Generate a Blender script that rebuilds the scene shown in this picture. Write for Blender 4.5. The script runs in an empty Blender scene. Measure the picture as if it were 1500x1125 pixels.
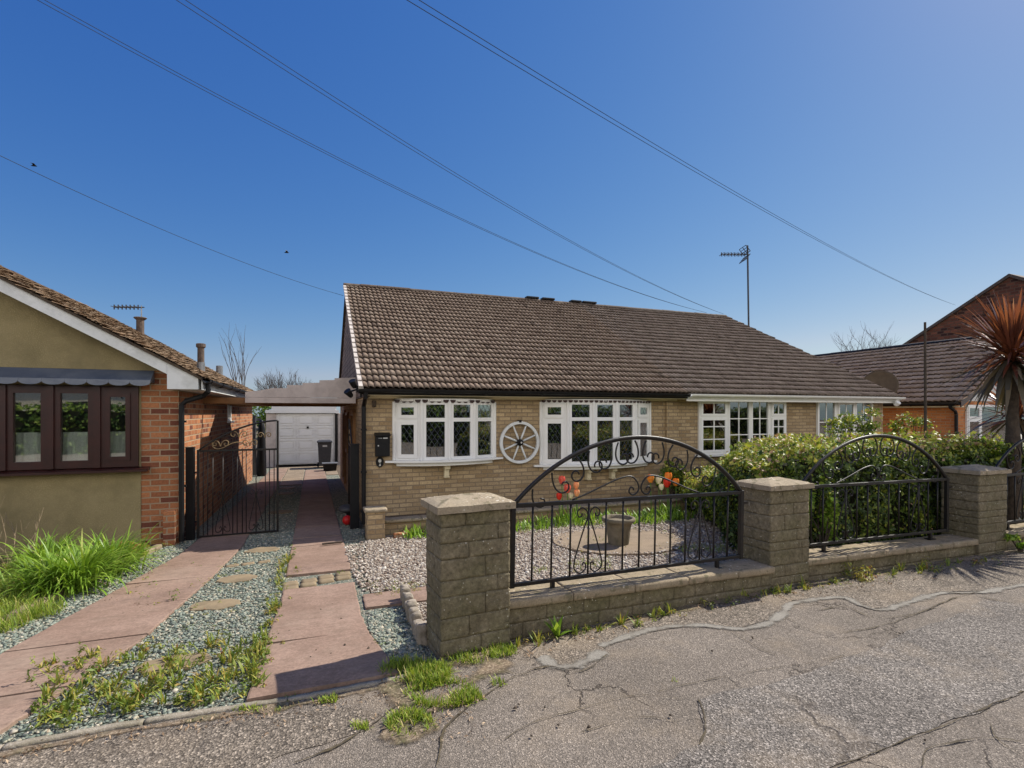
import bpy, bmesh, math, random
import numpy as np
from mathutils import Vector, Matrix, noise
random.seed(7)
RNG = np.random.default_rng(11)
PI = math.pi
sc = bpy.context.scene
C = sc.collection
V3 = Vector

# ---------------------------------------------------------------- camera model (for reading distances off the photograph)
CAMZ = 1.7
YAW = math.radians(20.9)
FW = (math.sin(YAW), math.cos(YAW)); RT = (FW[1], -FW[0])
def ray(px, py):
    u = (px-750)/760.0; v = (604-py)/760.0
    return FW[0]+u*RT[0], FW[1]+u*RT[1], v
def at(px, py, Y):
    d = ray(px, py); t = Y/d[1]
    return V3((d[0]*t, Y, CAMZ+d[2]*t))
GP = [(-1e4, 0), (3.5, 0), (8, -.2), (10, -.26), (21, -.5), (1e4, -.5)]
def gz(y):
    for (a, b), (c, d) in zip(GP, GP[1:]):
        if y <= c: return b+(d-b)*(y-a)/(c-a)
    return -.5
def ground(px, py):
    d = ray(px, py); t = CAMZ/-d[2]
    for _ in range(40): t = (gz(d[1]*t)-CAMZ)/d[2]
    return V3((d[0]*t, d[1]*t, CAMZ+d[2]*t))

# ---------------------------------------------------------------- scene tree helpers
ORG = {}
def tag(o, label=None, cat=None, group=None, kind=None):
    if label: o['label'] = label
    if cat: o['category'] = cat
    if group: o['group'] = group
    if kind: o['kind'] = kind
    return o
def thing(name, label, cat, loc=(0, 0, 0), rz=0.0, group=None):
    o = bpy.data.objects.new(name, None); C.objects.link(o)
    o.empty_display_size = .1
    o.location = loc; o.rotation_euler = (0, 0, rz)
    ORG[o.name] = V3(loc) if rz == 0 else V3((0, 0, 0))
    return tag(o, label, cat, group)
def link(name, me, m, parent=None):
    o = bpy.data.objects.new(name, me); C.objects.link(o)
    if m:
        for k in (m if isinstance(m, (list, tuple)) else [m]): me.materials.append(k)
    if parent is not None: o.parent = parent
    ORG[o.name] = V3((0, 0, 0))
    return o
def kids(o): return [c for c in bpy.data.objects if c.parent == o]
def copy_tree(o, parent=None):
    c = o.copy(); C.objects.link(c)
    if parent is not None: c.parent = parent
    for ch in kids(o): copy_tree(ch, c)
    return c

def uv_box(me):
    """metric box-projected UVs so brick and board patterns run true on every face"""
    n = len(me.polygons); L = len(me.loops)
    if L == 0: return
    co = np.empty(len(me.vertices)*3, np.float32); me.vertices.foreach_get('co', co); co = co.reshape(-1, 3)
    nr = np.empty(n*3, np.float32); me.polygons.foreach_get('normal', nr); nr = nr.reshape(-1, 3)
    vi = np.empty(L, np.int32); me.loops.foreach_get('vertex_index', vi)
    lt = np.empty(n, np.int32); me.polygons.foreach_get('loop_total', lt)
    fn = np.repeat(nr, lt, axis=0); p = co[vi]
    up = np.abs(fn[:, 2]) > .75
    h = np.hypot(fn[:, 0], fn[:, 1]); h[h < 1e-6] = 1
    tx, ty = -fn[:, 1]/h, fn[:, 0]/h
    u = np.where(up, p[:, 0], p[:, 0]*tx+p[:, 1]*ty); v = np.where(up, p[:, 1], p[:, 2])
    uv = me.uv_layers.new(name='UVMap')
    uv.data.foreach_set('uv', np.stack([u, v], 1).astype(np.float32).ravel())

class MB:
    def __init__(s): s.v = []; s.f = []; s.m = []; s.cur = 0; s.M = None
    def add(s, pts, faces):
        b = len(s.v)
        s.v += [tuple(s.M @ V3(p)) if s.M is not None else tuple(p) for p in pts]
        s.f += [tuple(b+i for i in f) for f in faces]; s.m += [s.cur]*len(faces)
    def box(s, x0, x1, y0, y1, z0, z1):
        p = [(x, y, z) for z in (z0, z1) for y in (y0, y1) for x in (x0, x1)]
        s.add(p, [(0, 2, 3, 1), (4, 5, 7, 6), (0, 1, 5, 4), (2, 6, 7, 3), (0, 4, 6, 2), (1, 3, 7, 5)])
    def obox(s, O, U, N, u0, u1, n0, n1, z0, z1):
        """box in a frame: U along, N outward, z up"""
        O, U, N = V3(O), V3(U), V3(N); Z = V3((0, 0, 1))
        p = [tuple(O+U*u+N*n+Z*z) for z in (z0, z1) for n in (n0, n1) for u in (u0, u1)]
        f = [(0, 2, 3, 1), (4, 5, 7, 6), (0, 1, 5, 4), (2, 6, 7, 3), (0, 4, 6, 2), (1, 3, 7, 5)]
        if U.cross(N).z < 0: f = [q[::-1] for q in f]
        s.add(p, f)
    def ring(s, O, U, N, u0, u1, z0, z1, w, n0, n1):
        s.obox(O, U, N, u0, u0+w, n0, n1, z0, z1); s.obox(O, U, N, u1-w, u1, n0, n1, z0, z1)
        s.obox(O, U, N, u0+w, u1-w, n0, n1, z0, z0+w); s.obox(O, U, N, u0+w, u1-w, n0, n1, z1-w, z1)
    def prism(s, pts, z0, z1):
        """plan outline extruded from z0 to z1 (z may be per-point lists)"""
        n = len(pts)
        a = sum(pts[i][0]*pts[(i+1) % n][1]-pts[(i+1) % n][0]*pts[i][1] for i in range(n))
        if a < 0: pts = pts[::-1]
        P = [(x, y, z0) for x, y in pts]+[(x, y, z1) for x, y in pts]
        s.add(P, [tuple(range(n))[::-1], tuple(range(n, 2*n))]+[(i, (i+1) % n, n+(i+1) % n, n+i) for i in range(n)])
    def extrude(s, pts, d):
        """planar 3D outline pushed by vector d"""
        n = len(pts); d = V3(d)
        P = [tuple(p) for p in pts]+[tuple(V3(p)+d) for p in pts]
        s.add(P, [tuple(range(n)), tuple(range(n, 2*n))[::-1]]+[(i, n+i, n+(i+1) % n, (i+1) % n) for i in range(n)])
    def face(s, pts): s.add(pts, [tuple(range(len(pts)))])
    def tube(s, path, r, n=6, caps=True, flat=1.0):
        path = [V3(p) for p in path]; k = len(path)
        rr = r if isinstance(r, (list, tuple)) else [r]*k
        P = []; nrm = None
        for i, p in enumerate(path):
            t = (path[min(i+1, k-1)]-path[max(i-1, 0)])
            if t.length < 1e-9: t = V3((0, 0, 1))
            t.normalize()
            if nrm is None:
                nrm = t.orthogonal().normalized()
            nrm = (nrm-t*nrm.dot(t))
            if nrm.length < 1e-6: nrm = t.orthogonal()
            nrm.normalize(); b = t.cross(nrm)
            for j in range(n):
                a = 2*PI*j/n
                P.append(tuple(p+nrm*(math.cos(a)*rr[i])+b*(math.sin(a)*rr[i]*flat)))
        F = [(i*n+j, i*n+(j+1) % n, (i+1)*n+(j+1) % n, (i+1)*n+j) for i in range(k-1) for j in range(n)]
        if caps: F += [tuple(range(n))[::-1], tuple((k-1)*n+j for j in range(n))]
        s.add(P, F)
    def lathe(s, prof, c=(0, 0, 0), n=20, cap=True):
        P = []
        for r, z in prof:
            for j in range(n):
                a = 2*PI*j/n; P.append((c[0]+r*math.cos(a), c[1]+r*math.sin(a), c[2]+z))
        k = len(prof)
        F = [(i*n+j, i*n+(j+1) % n, (i+1)*n+(j+1) % n, (i+1)*n+j) for i in range(k-1) for j in range(n)]
        if cap: F += [tuple(range(n))[::-1], tuple((k-1)*n+j for j in range(n))]
        s.add(P, F)
    def rough(s, x0, x1, y0, y1, z0, z1, cell=.03, amp=.006, fr=14., rnd=.012, seed=0.):
        """stone block: subdivided box with rounded arrises and an uneven face"""
        c = V3(((x0+x1)/2, (y0+y1)/2, (z0+z1)/2)); h = V3(((x1-x0)/2, (y1-y0)/2, (z1-z0)/2))
        nn = [max(2, int(round(2*h[k]/cell))) for k in range(3)]
        idx = {}; P = []; F = []
        def vert(i, j, k):
            key = (i, j, k)
            if key in idx: return idx[key]
            p = V3((-h.x+2*h.x*i/nn[0], -h.y+2*h.y*j/nn[1], -h.z+2*h.z*k/nn[2]))
            q = V3([math.copysign(max(0, abs(p[a])-(h[a]-rnd)), p[a]) for a in range(3)])
            if q.length > rnd and rnd > 0:
                d = q-q.normalized()*rnd; p = p-d
            w = (p+c)*fr+V3((seed, seed*1.7, 0))
            p = p+noise.noise_vector(w)*amp+noise.noise_vector(w*3.1)*amp*.45
            idx[key] = len(P); P.append(tuple(p+c)); return idx[key]
        for a, b, d in ((0, 1, 2), (1, 2, 0), (2, 0, 1)):
            for side in (0, nn[d]):
                for i in range(nn[a]):
                    for j in range(nn[b]):
                        q = []
                        for (ii, jj) in ((i, j), (i+1, j), (i+1, j+1), (i, j+1)):
                            t = [0, 0, 0]; t[a] = ii; t[b] = jj; t[d] = side; q.append(vert(*t))
                        F.append(tuple(q) if side else tuple(q[::-1]))
        s.add(P, F)
    def build(s, name, m, parent=None, smooth=False, bevel=0, uv=True):
        off = V3((0, 0, 0)); q = parent
        while q is not None: off += ORG.get(q.name, V3((0, 0, 0))); q = q.parent
        me = bpy.data.meshes.new(name)
        me.from_pydata([(x-off.x, y-off.y, z-off.z) for x, y, z in s.v], [], s.f)
        me.update()
        if uv:
            # UVs in world metres
            uv_box(me)
        o = link(name, me, m, parent)
        if any(s.m): me.polygons.foreach_set('material_index', s.m)
        if smooth: me.polygons.foreach_set('use_smooth', [True]*len(me.polygons))
        if bevel:
            b = o.modifiers.new('b', 'BEVEL'); b.width = bevel; b.segments = 2; b.limit_method = 'ANGLE'; b.angle_limit = math.radians(40)
        return o

def np_mesh(name, Vt, Fc, m, parent=None, tone=None, smooth=False, off=None, mi=None):
    """mesh from arrays; all faces have the same corner count"""
    if off is None:
        off = np.zeros(3); q = parent
        while q is not None: off = off+np.array(ORG.get(q.name, V3((0, 0, 0)))); q = q.parent
    Vt = np.asarray(Vt, np.float32)-np.asarray(off, np.float32); Fc = np.asarray(Fc, np.int32)
    me = bpy.data.meshes.new(name)
    k = Fc.shape[1]
    me.vertices.add(len(Vt)); me.vertices.foreach_set('co', Vt.ravel())
    me.loops.add(Fc.size); me.loops.foreach_set('vertex_index', Fc.ravel())
    me.polygons.add(len(Fc))
    me.polygons.foreach_set('loop_start', np.arange(0, Fc.size, k, dtype=np.int32))
    me.polygons.foreach_set('loop_total', np.full(len(Fc), k, np.int32))
    if smooth: me.polygons.foreach_set('use_smooth', np.ones(len(Fc), bool))
    if mi is not None: me.polygons.foreach_set('material_index', np.asarray(mi, np.int32))
    me.update(calc_edges=True)
    if tone is not None:
        a = me.attributes.new('tone', 'FLOAT', 'FACE'); a.data.foreach_set('value', np.asarray(tone, np.float32))
    return link(name, me, m, parent)

# ---------------------------------------------------------------- material helpers
class NT:
    def __init__(s, name):
        s.m = bpy.data.materials.new(name); s.m.use_nodes = True
        s.t = s.m.node_tree; s.t.nodes.clear()
        s.out = s.n('ShaderNodeOutputMaterial')
    def n(s, typ, ins=None, **kw):
        d = s.t.nodes.new(typ)
        for k, v in kw.items(): setattr(d, k, v)
        if ins:
            for k, v in ins.items():
                if isinstance(v, bpy.types.NodeSocket): s.t.links.new(v, d.inputs[k])
                else: d.inputs[k].default_value = v
        return d
    def uv(s): return s.n('ShaderNodeTexCoord').outputs['UV']
    def ob(s): return s.n('ShaderNodeTexCoord').outputs['Object']
    def noise(s, vec, scale, detail=4, rough=.55, dist=0.0):
        return s.n('ShaderNodeTexNoise', {'Vector': vec, 'Scale': scale, 'Detail': detail, 'Roughness': rough, 'Distortion': dist}).outputs['Fac']
    def ramp(s, fac, stops, interp='LINEAR'):
        r = s.n('ShaderNodeValToRGB', {'Fac': fac}); r.color_ramp.interpolation = interp
        e = r.color_ramp.elements
        while len(e) < len(stops): e.new(.5)
        for q, (p, c) in zip(e, stops):
            q.position = p; q.color = (c, c, c, 1) if not isinstance(c, (tuple, list)) else (c[0], c[1], c[2], 1)
        return r.outputs['Color']
    def mix(s, fac, a, b, mode='MIX'):
        d = s.n('ShaderNodeMix', data_type='RGBA', blend_type=mode)
        for i, v in ((0, fac), (6, a), (7, b)):
            if isinstance(v, bpy.types.NodeSocket): s.t.links.new(v, d.inputs[i])
            else: d.inputs[i].default_value = v if i == 0 else (v[0], v[1], v[2], 1)
        return d.outputs[2]
    def math(s, op, a, b=0.0, clamp=False):
        d = s.n('ShaderNodeMath', operation=op, use_clamp=clamp)
        for i, v in ((0, a), (1, b)):
            if isinstance(v, bpy.types.NodeSocket): s.t.links.new(v, d.inputs[i])
            else: d.inputs[i].default_value = v
        return d.outputs[0]
    def bump(s, h, strength=.3, dist=.01, normal=None):
        i = {'Height': h, 'Strength': strength, 'Distance': dist}
        if normal is not None: i['Normal'] = normal
        return s.n('ShaderNodeBump', i).outputs['Normal']
    def attr(s, name): return s.n('ShaderNodeAttribute', attribute_name=name).outputs['Fac']
    def pbr(s, col, rough=.8, normal=None, metal=0.0, spec=.3, coat=0.0):
        b = s.n('ShaderNodeBsdfPrincipled')
        for k, v in (('Base Color', col), ('Roughness', rough), ('Metallic', metal), ('Specular IOR Level', spec), ('Coat Weight', coat)):
            if isinstance(v, bpy.types.NodeSocket): s.t.links.new(v, b.inputs[k])
            else: b.inputs[k].default_value = (v[0], v[1], v[2], 1) if k == 'Base Color' else v
        if normal is not None: s.t.links.new(normal, b.inputs['Normal'])
        s.t.links.new(b.outputs[0], s.out.inputs[0]); return b
    def surf(s, sh): s.t.links.new(sh, s.out.inputs[0]); return s.m

def speck(name, c1, c2, scale=6., rough=.8, bump=.2, bscale=60., dirt=None, dscale=1.3, damt=.5, fine=None, fscale=180., spec=.3, bdist=.004, metal=0.0):
    """weathered solid surface: two-colour mottling, optional dirt patches, fine grain"""
    k = NT(name); o = k.ob()
    col = k.mix(k.ramp(k.noise(o, scale), [(.35, 0.), (.65, 1.)]), c1, c2)
    if fine: col = k.mix(k.ramp(k.noise(o, fscale, 2), [(.52, 0.), (.66, 1.)]), col, fine)
    if dirt: col = k.mix(k.math('MULTIPLY', k.ramp(k.noise(o, dscale, 5, .65), [(.45, 0.), (.68, 1.)]), damt), col, dirt)
    k.pbr(col, rough, k.bump(k.noise(o, bscale, 4), bump, bdist) if bump else None, metal, spec)
    return k.m

def bricks(name, c1, c2, mortar, bw=.23, bh=.075, ms=.010, bump=.5, dark=None, dirt=None, off=.5, squash=1.0, damt=.5):
    k = NT(name); u = k.uv(); o = k.ob()
    wob = k.n('ShaderNodeVectorMath', {0: k.n('ShaderNodeTexNoise', {'Vector': o, 'Scale': 9., 'Detail': 2.}).outputs['Color'], 1: (.5, .5, .5)}, operation='SUBTRACT').outputs[0]
    wob = k.n('ShaderNodeVectorMath', {0: wob, 'Scale': .008}, operation='SCALE').outputs[0]
    uu = k.n('ShaderNodeVectorMath', {0: u, 1: wob}, operation='ADD').outputs[0]
    b = k.n('ShaderNodeTexBrick', {'Vector': uu, 'Scale': 1., 'Mortar Size': ms, 'Mortar Smooth': .25, 'Bias': 0., 'Brick Width': bw, 'Row Height': bh,
            'Color1': (0, 0, 0, 1), 'Color2': (1, 1, 1, 1), 'Mortar': (.5, .5, .5, 1)}, offset=off, squash=squash)
    tone = b.outputs['Color']; mf = b.outputs['Fac']
    stops = [(.0, c1), (.55, c2), (1., tuple(min(1, x*1.18) for x in c2))]
    if dark: stops = [(0., dark), (.16, dark), (.24, c1), (.7, c2), (1., tuple(min(1, x*1.2) for x in c2))]
    col = k.ramp(tone, stops)
    n1 = k.noise(o, 38., 4)
    col = k.mix(.55, col, k.ramp(n1, [(.3, .55), (.7, 1.25)]), 'MULTIPLY')
    col = k.mix(mf, col, mortar)
    if dirt: col = k.mix(k.math('MULTIPLY', k.ramp(k.noise(o, 1.1, 5, .65), [(.45, 0.), (.7, 1.)]), damt), col, dirt)
    h = k.math('ADD', k.math('MULTIPLY', k.math('SUBTRACT', 1., mf), 1.), k.math('MULTIPLY', n1, .35))
    k.pbr(col, .88, k.bump(h, bump, .008), 0, .2)
    return k.m

def toned(name, stops, rough=.7, bump=.3, bscale=60., lich=None, lamt=.5, lscale=5., spec=.3, nz=.35, nscale=24., trans=0.0):
    """colour picked per tile, stone or leaf from the face's own tone"""
    k = NT(name); o = k.ob(); t = k.attr('tone')
    col = k.ramp(t, stops)
    if nz: col = k.mix(nz, col, k.ramp(k.noise(o, nscale, 3), [(.3, .5), (.7, 1.4)]), 'MULTIPLY')
    if lich: col = k.mix(k.math('MULTIPLY', k.ramp(k.noise(o, lscale, 5, .7), [(.52, 0.), (.66, 1.)]), lamt), col, lich)
    b = k.pbr(col, rough, k.bump(k.noise(o, bscale, 3), bump, .004) if bump else None, 0, spec)
    if trans:
        tr = k.n('ShaderNodeBsdfTranslucent', {'Color': k.mix(1., col, (1.25, 1.2, .7), 'MULTIPLY')})
        k.surf(k.n('ShaderNodeMixShader', {0: trans, 1: b.outputs[0], 2: tr.outputs[0]}).outputs[0])
    return k.m

def catmull(pts, n=6):
    P = [V3((p[0], p[1], 0)) for p in pts]; P = [2*P[0]-P[1]]+P+[2*P[-1]-P[-2]]; out = []
    for i in range(1, len(P)-2):
        for j in range(n):
            t = j/n; a, b, c, d = P[i-1:i+3]
            q = .5*((2*b)+(c-a)*t+(2*a-5*b+4*c-d)*t*t+(3*b-a-3*c+d)*t**3); out.append((q.x, q.y))
    out.append((P[-2].x, P[-2].y)); return out
# ---------------------------------------------------------------- materials
MAT = {}
MAT['buff_brick'] = bricks('buff_brick', (.37, .27, .155), (.44, .33, .195), (.24, .185, .125), .225, .0735, .010, .6, dark=(.32, .225, .125), dirt=(.26, .19, .11), damt=.6)
MAT['red_brick'] = bricks('red_brick', (.28, .105, .050), (.36, .15, .068), (.34, .25, .165), .235, .086, .010, .7, dark=(.155, .055, .035))
MAT['orange_brick'] = bricks('orange_brick', (.42, .14, .05), (.50, .20, .07), (.38, .24, .14), .225, .075, .009, .4)
MAT['dark_red_brick'] = bricks('dark_red_brick', (.115, .045, .030), (.20, .075, .045), (.13, .075, .05), .30, .14, .02, .8, dark=(.06, .028, .022))
MAT['render'] = speck('olive_render', (.30, .245, .128), (.245, .20, .10), 2.2, .92, .9, 140, dirt=(.175, .145, .075), dscale=1.4, damt=.75, fine=(.36, .30, .165), fscale=90, bdist=.006)
MAT['white_pvc'] = speck('white_pvc', (.82, .82, .80), (.78, .78, .75), 3, .35, .05, 30, spec=.5)
MAT['cream'] = speck('cream_paint', (.72, .64, .45), (.64, .56, .38), 4, .55, .1, 40)
MAT['white_wood'] = speck('white_weathered_paint', (.74, .76, .76), (.64, .66, .65), 3.5, .6, .15, 50, dirt=(.36, .37, .35), dscale=5., damt=.4)
MAT['brown_upvc'] = speck('dark_brown_frame', (.040, .010, .008), (.028, .008, .007), 8, .35, .08, 60, spec=.5)
MAT['black_paint'] = speck('black_paint', (.006, .006, .007), (.010, .010, .011), 12, .5, .15, 70, spec=.25)
MAT['black_iron'] = speck('black_wrought_iron', (.009, .009, .009), (.014, .012, .011), 20, .42, .35, 90, dirt=(.03, .016, .01), dscale=9, damt=.4, spec=.35)
MAT['gold_iron'] = speck('faded_gold_scroll', (.27, .19, .09), (.18, .125, .065), 20, .5, .3, 90)
MAT['cable'] = speck('dull_cable', (.055, .065, .085), (.045, .055, .07), 3, .95, 0, 1, spec=.0)
MAT['black_plastic'] = speck('black_plastic', (.007, .007, .008), (.011, .011, .012), 8, .45, .06, 80, spec=.25)
MAT['grey_plastic'] = speck('grey_plastic', (.045, .047, .052), (.06, .06, .065), 8, .5, .08, 80)
MAT['lead'] = speck('lead_sheet', (.045, .065, .105), (.075, .095, .135), 3, .38, .25, 18, dirt=(.16, .18, .21), dscale=2.5, damt=.5, spec=.7)
MAT['steel'] = speck('dull_steel', (.20, .21, .22), (.28, .29, .30), 10, .45, .1, 60, metal=.6)
MAT['terracotta'] = speck('terracotta', (.13, .095, .075), (.075, .06, .052), 12, .85, .3, 50)
MAT['carport_board'] = speck('grey_brown_board', (.62, .545, .49), (.54, .475, .43), 3, .75, .2, 30, dirt=(.36, .31, .28), dscale=3, damt=.5)
MAT['wood_brown'] = speck('stained_timber', (.28, .145, .06), (.20, .10, .04), 5, .6, .2, 40)
MAT['tile_hung'] = bricks('tile_hung_gable', (.20, .155, .125), (.27, .21, .17), (.07, .055, .045), .16, .11, .010, .9, dark=(.16, .12, .10))
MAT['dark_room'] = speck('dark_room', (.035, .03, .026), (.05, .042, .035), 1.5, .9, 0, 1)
MAT['net'] = speck('net_curtain', (.86, .88, .84), (.74, .78, .73), 30, .9, .2, 120)
MAT['soil'] = speck('garden_soil', (.11, .078, .052), (.065, .046, .032), 14, .95, .9, 70, fine=(.22, .17, .12), fscale=60, bdist=.02)
MAT['pale_stone'] = speck('pale_limewashed_stone', (.36, .31, .25), (.25, .21, .165), 12, .9, .7, 60, dirt=(.15, .13, .09), dscale=6, damt=.7, bdist=.01)
MAT['pot_stone'] = speck('mossy_concrete_pot', (.21, .175, .12), (.135, .112, .075), 9, .9, .7, 60, dirt=(.10, .095, .06), dscale=4, damt=.6, bdist=.008)
MAT['pad'] = speck('tan_concrete', (.25, .19, .13), (.19, .145, .10), 4, .9, .3, 90, dirt=(.17, .13, .085), dscale=2, fine=(.36, .28, .20))
MAT['step_stone'] = speck('sandstone', (.27, .205, .125), (.21, .16, .10), 8, .9, .4, 60, dirt=(.15, .12, .07), dscale=5)
MAT['kerb'] = speck('concrete_edging', (.30, .26, .20), (.24, .205, .155), 6, .92, .5, 60, dirt=(.14, .125, .08), dscale=4, damt=.6, fine=(.46, .42, .35), bdist=.008)
MAT['sail_white'] = MAT['white_wood']

def stone_mat():
    """olive-brown pier stone with lichen freckles and algae low down"""
    k = NT('weathered_block'); o = k.ob()
    t = k.attr('tone')
    col = k.mix(k.ramp(k.noise(o, 5., 5, .65), [(.35, 0.), (.65, 1.)]), (.150, .125, .080), (.24, .202, .135))
    col = k.mix(k.math('MULTIPLY', k.ramp(k.noise(o, 2.2, 4), [(.42, 0.), (.66, 1.)]), .75), col, (.125, .115, .06))
    col = k.mix(.7, col, k.ramp(k.noise(o, 30., 5, .75), [(.3, .35), (.7, 1.65)]), 'MULTIPLY')
    v = k.n('ShaderNodeTexVoronoi', {'Vector': o, 'Scale': 30., 'Randomness': 1.})
    sp = k.math('MULTIPLY', k.ramp(v.outputs['Distance'], [(.10, 1.), (.2, 0.)]), k.ramp(k.noise(o, 7., 3), [(.47, 0.), (.57, 1.)]))
    col = k.mix(sp, col, (.50, .47, .39))
    h = k.math('ADD', k.noise(o, 26., 5, .7), k.math('MULTIPLY', k.noise(o, 120., 3), .4))
    k.pbr(col, .93, k.bump(h, .85, .014), 0, .15)
    return k.m
MAT['block'] = stone_mat()
MAT['mortar'] = speck('old_mortar', (.10, .085, .055), (.15, .125, .085), 20, .95, .6, 90, bdist=.006)
def coping_mat(name, a, b):
    k = NT(name); o = k.ob()
    col = k.mix(k.ramp(k.noise(o, 4., 5, .65), [(.35, 0.), (.65, 1.)]), a, b)
    col = k.mix(.5, col, k.ramp(k.noise(o, 75., 4, .75), [(.3, .5), (.7, 1.45)]), 'MULTIPLY')
    v = k.n('ShaderNodeTexVoronoi', {'Vector': o, 'Scale': 26., 'Randomness': 1.})
    sp = k.math('MULTIPLY', k.ramp(v.outputs['Distance'], [(.14, 1.), (.26, 0.)]), k.ramp(k.noise(o, 5., 3), [(.5, 0.), (.6, 1.)]))
    col = k.mix(sp, col, (.66, .61, .50))
    v2 = k.ramp(k.noise(o, 13., 4), [(.56, 0.), (.64, .8)])
    col = k.mix(v2, col, (.16, .14, .085))
    k.pbr(col, .95, k.bump(k.noise(o, 85., 4, .7), .7, .008), 0, .12)
    return k.m
MAT['coping'] = coping_mat('lichened_coping', (.34, .275, .19), (.26, .21, .14))
MAT['cap'] = coping_mat('lichened_cap', (.36, .30, .215), (.29, .235, .165))

def concrete_pink():
    k = NT('pink_concrete'); o = k.ob()
    col = k.mix(k.ramp(k.noise(o, 1.7, 5, .6), [(.35, 0.), (.68, 1.)]), (.235, .157, .118), (.315, .218, .168))
    col = k.mix(.6, col, k.ramp(k.noise(o, 48., 5, .75), [(.3, .5), (.7, 1.45)]), 'MULTIPLY')
    col = k.mix(k.math('MULTIPLY', k.ramp(k.noise(o, .8, 6, .7), [(.5, 0.), (.66, 1.)]), .5), col, (.32, .245, .19))
    st = k.n('ShaderNodeMapping', {'Vector': o, 'Scale': (5., 9., 3.)}).outputs[0]
    col = k.mix(k.math('MULTIPLY', k.ramp(k.noise(st, 1.5, 5, .7), [(.46, 0.), (.72, 1.)]), .55), col, (.14, .098, .072))
    v = k.n('ShaderNodeTexVoronoi', {'Vector': o, 'Scale': 5.5, 'Randomness': 1.})
    col = k.mix(k.ramp(v.outputs['Distance'], [(.035, .85), (.06, 0.)]), col, (.05, .035, .028))
    k.pbr(col, .9, k.bump(k.noise(o, 140., 4, .7), .5, .004), 0, .15)
    return k.m
MAT['pink'] = concrete_pink()

def asphalt(name, a, b, grain, contrast, light, crack_scale=1.1, crack=.8, gscale=170.):
    k = NT(name); o = k.ob()
    col = k.mix(k.ramp(k.noise(o, 1.3, 6, .6), [(.34, 0.), (.68, 1.)]), a, b)
    v = k.n('ShaderNodeTexVoronoi', {'Vector': o, 'Scale': gscale, 'Randomness': 1.})
    agg = k.n('ShaderNodeSeparateColor', {0: v.outputs['Color']}).outputs[0]
    col = k.mix(contrast, col, k.ramp(agg, [(0., .30), (.55, .90), (.84, 1.25), (.93, 1.9), (1., 2.6)]), 'MULTIPLY')
    col = k.mix(k.math('MULTIPLY', k.ramp(k.noise(o, grain, 3, .7), [(.6, 0.), (.7, 1.)]), .6), col, light)
    # tan dust worn into the surface
    col = k.mix(k.math('MULTIPLY', k.ramp(k.noise(o, .9, 6, .7), [(.5, 0.), (.72, 1.)]), .55), col, (.33, .26, .185))
    wob = k.n('ShaderNodeVectorMath', {0: k.n('ShaderNodeTexNoise', {'Vector': o, 'Scale': 2.6, 'Detail': 5., 'Roughness': .6}).outputs['Color'], 'Scale': .75}, operation='SCALE').outputs[0]
    ov = k.n('ShaderNodeVectorMath', {0: o, 1: wob}, operation='ADD').outputs[0]
    e = k.n('ShaderNodeTexVoronoi', {'Vector': ov, 'Scale': crack_scale, 'Randomness': 1.}, feature='DISTANCE_TO_EDGE').outputs['Distance']
    keep = k.ramp(k.noise(o, .8, 3), [(.46, 0.), (.56, 1.)])
    cr = k.math('MULTIPLY', k.ramp(e, [(.004, 1.), (.014, 0.)]), keep)
    col = k.mix(k.math('MULTIPLY', cr, crack), col, (.05, .04, .032))
    h = k.math('SUBTRACT', k.math('ADD', k.math('MULTIPLY', v.outputs['Distance'], 1.), k.noise(o, 30., 4)), k.math('MULTIPLY', cr, 1.5))
    k.pbr(col, .92, k.bump(h, .8, .006), 0, .2)
    return k.m
MAT['asphalt'] = asphalt('worn_footway_asphalt', (.165, .140, .115), (.225, .192, .160), 130., .7, (.36, .31, .255))
MAT['asphalt_coarse'] = asphalt('coarse_grey_asphalt', (.145, .128, .112), (.20, .178, .156), 110., 1., (.44, .40, .35), .35, .5, 130.)
MAT['asphalt_left'] = asphalt('brown_speckled_asphalt', (.140, .116, .092), (.19, .160, .128), 110., .95, (.40, .345, .275), .5, .4, 105.)
MAT['cement'] = speck('grey_cement_fillet', (.215, .198, .170), (.175, .160, .136), 7, .92, .4, 90, dirt=(.16, .14, .115), dscale=3.5, damt=.8, fine=(.32, .30, .26), bdist=.006)
MAT['verge_dirt'] = speck('verge_dirt', (.12, .088, .058), (.20, .15, .10), 18, .95, .8, 60, dirt=(.07, .085, .025), dscale=5, damt=.7, fine=(.34, .27, .19), fscale=70, bdist=.01)
MAT['crack'] = speck('crack_dirt', (.06, .048, .034), (.10, .08, .045), 20, .95, .4, 60)

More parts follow.
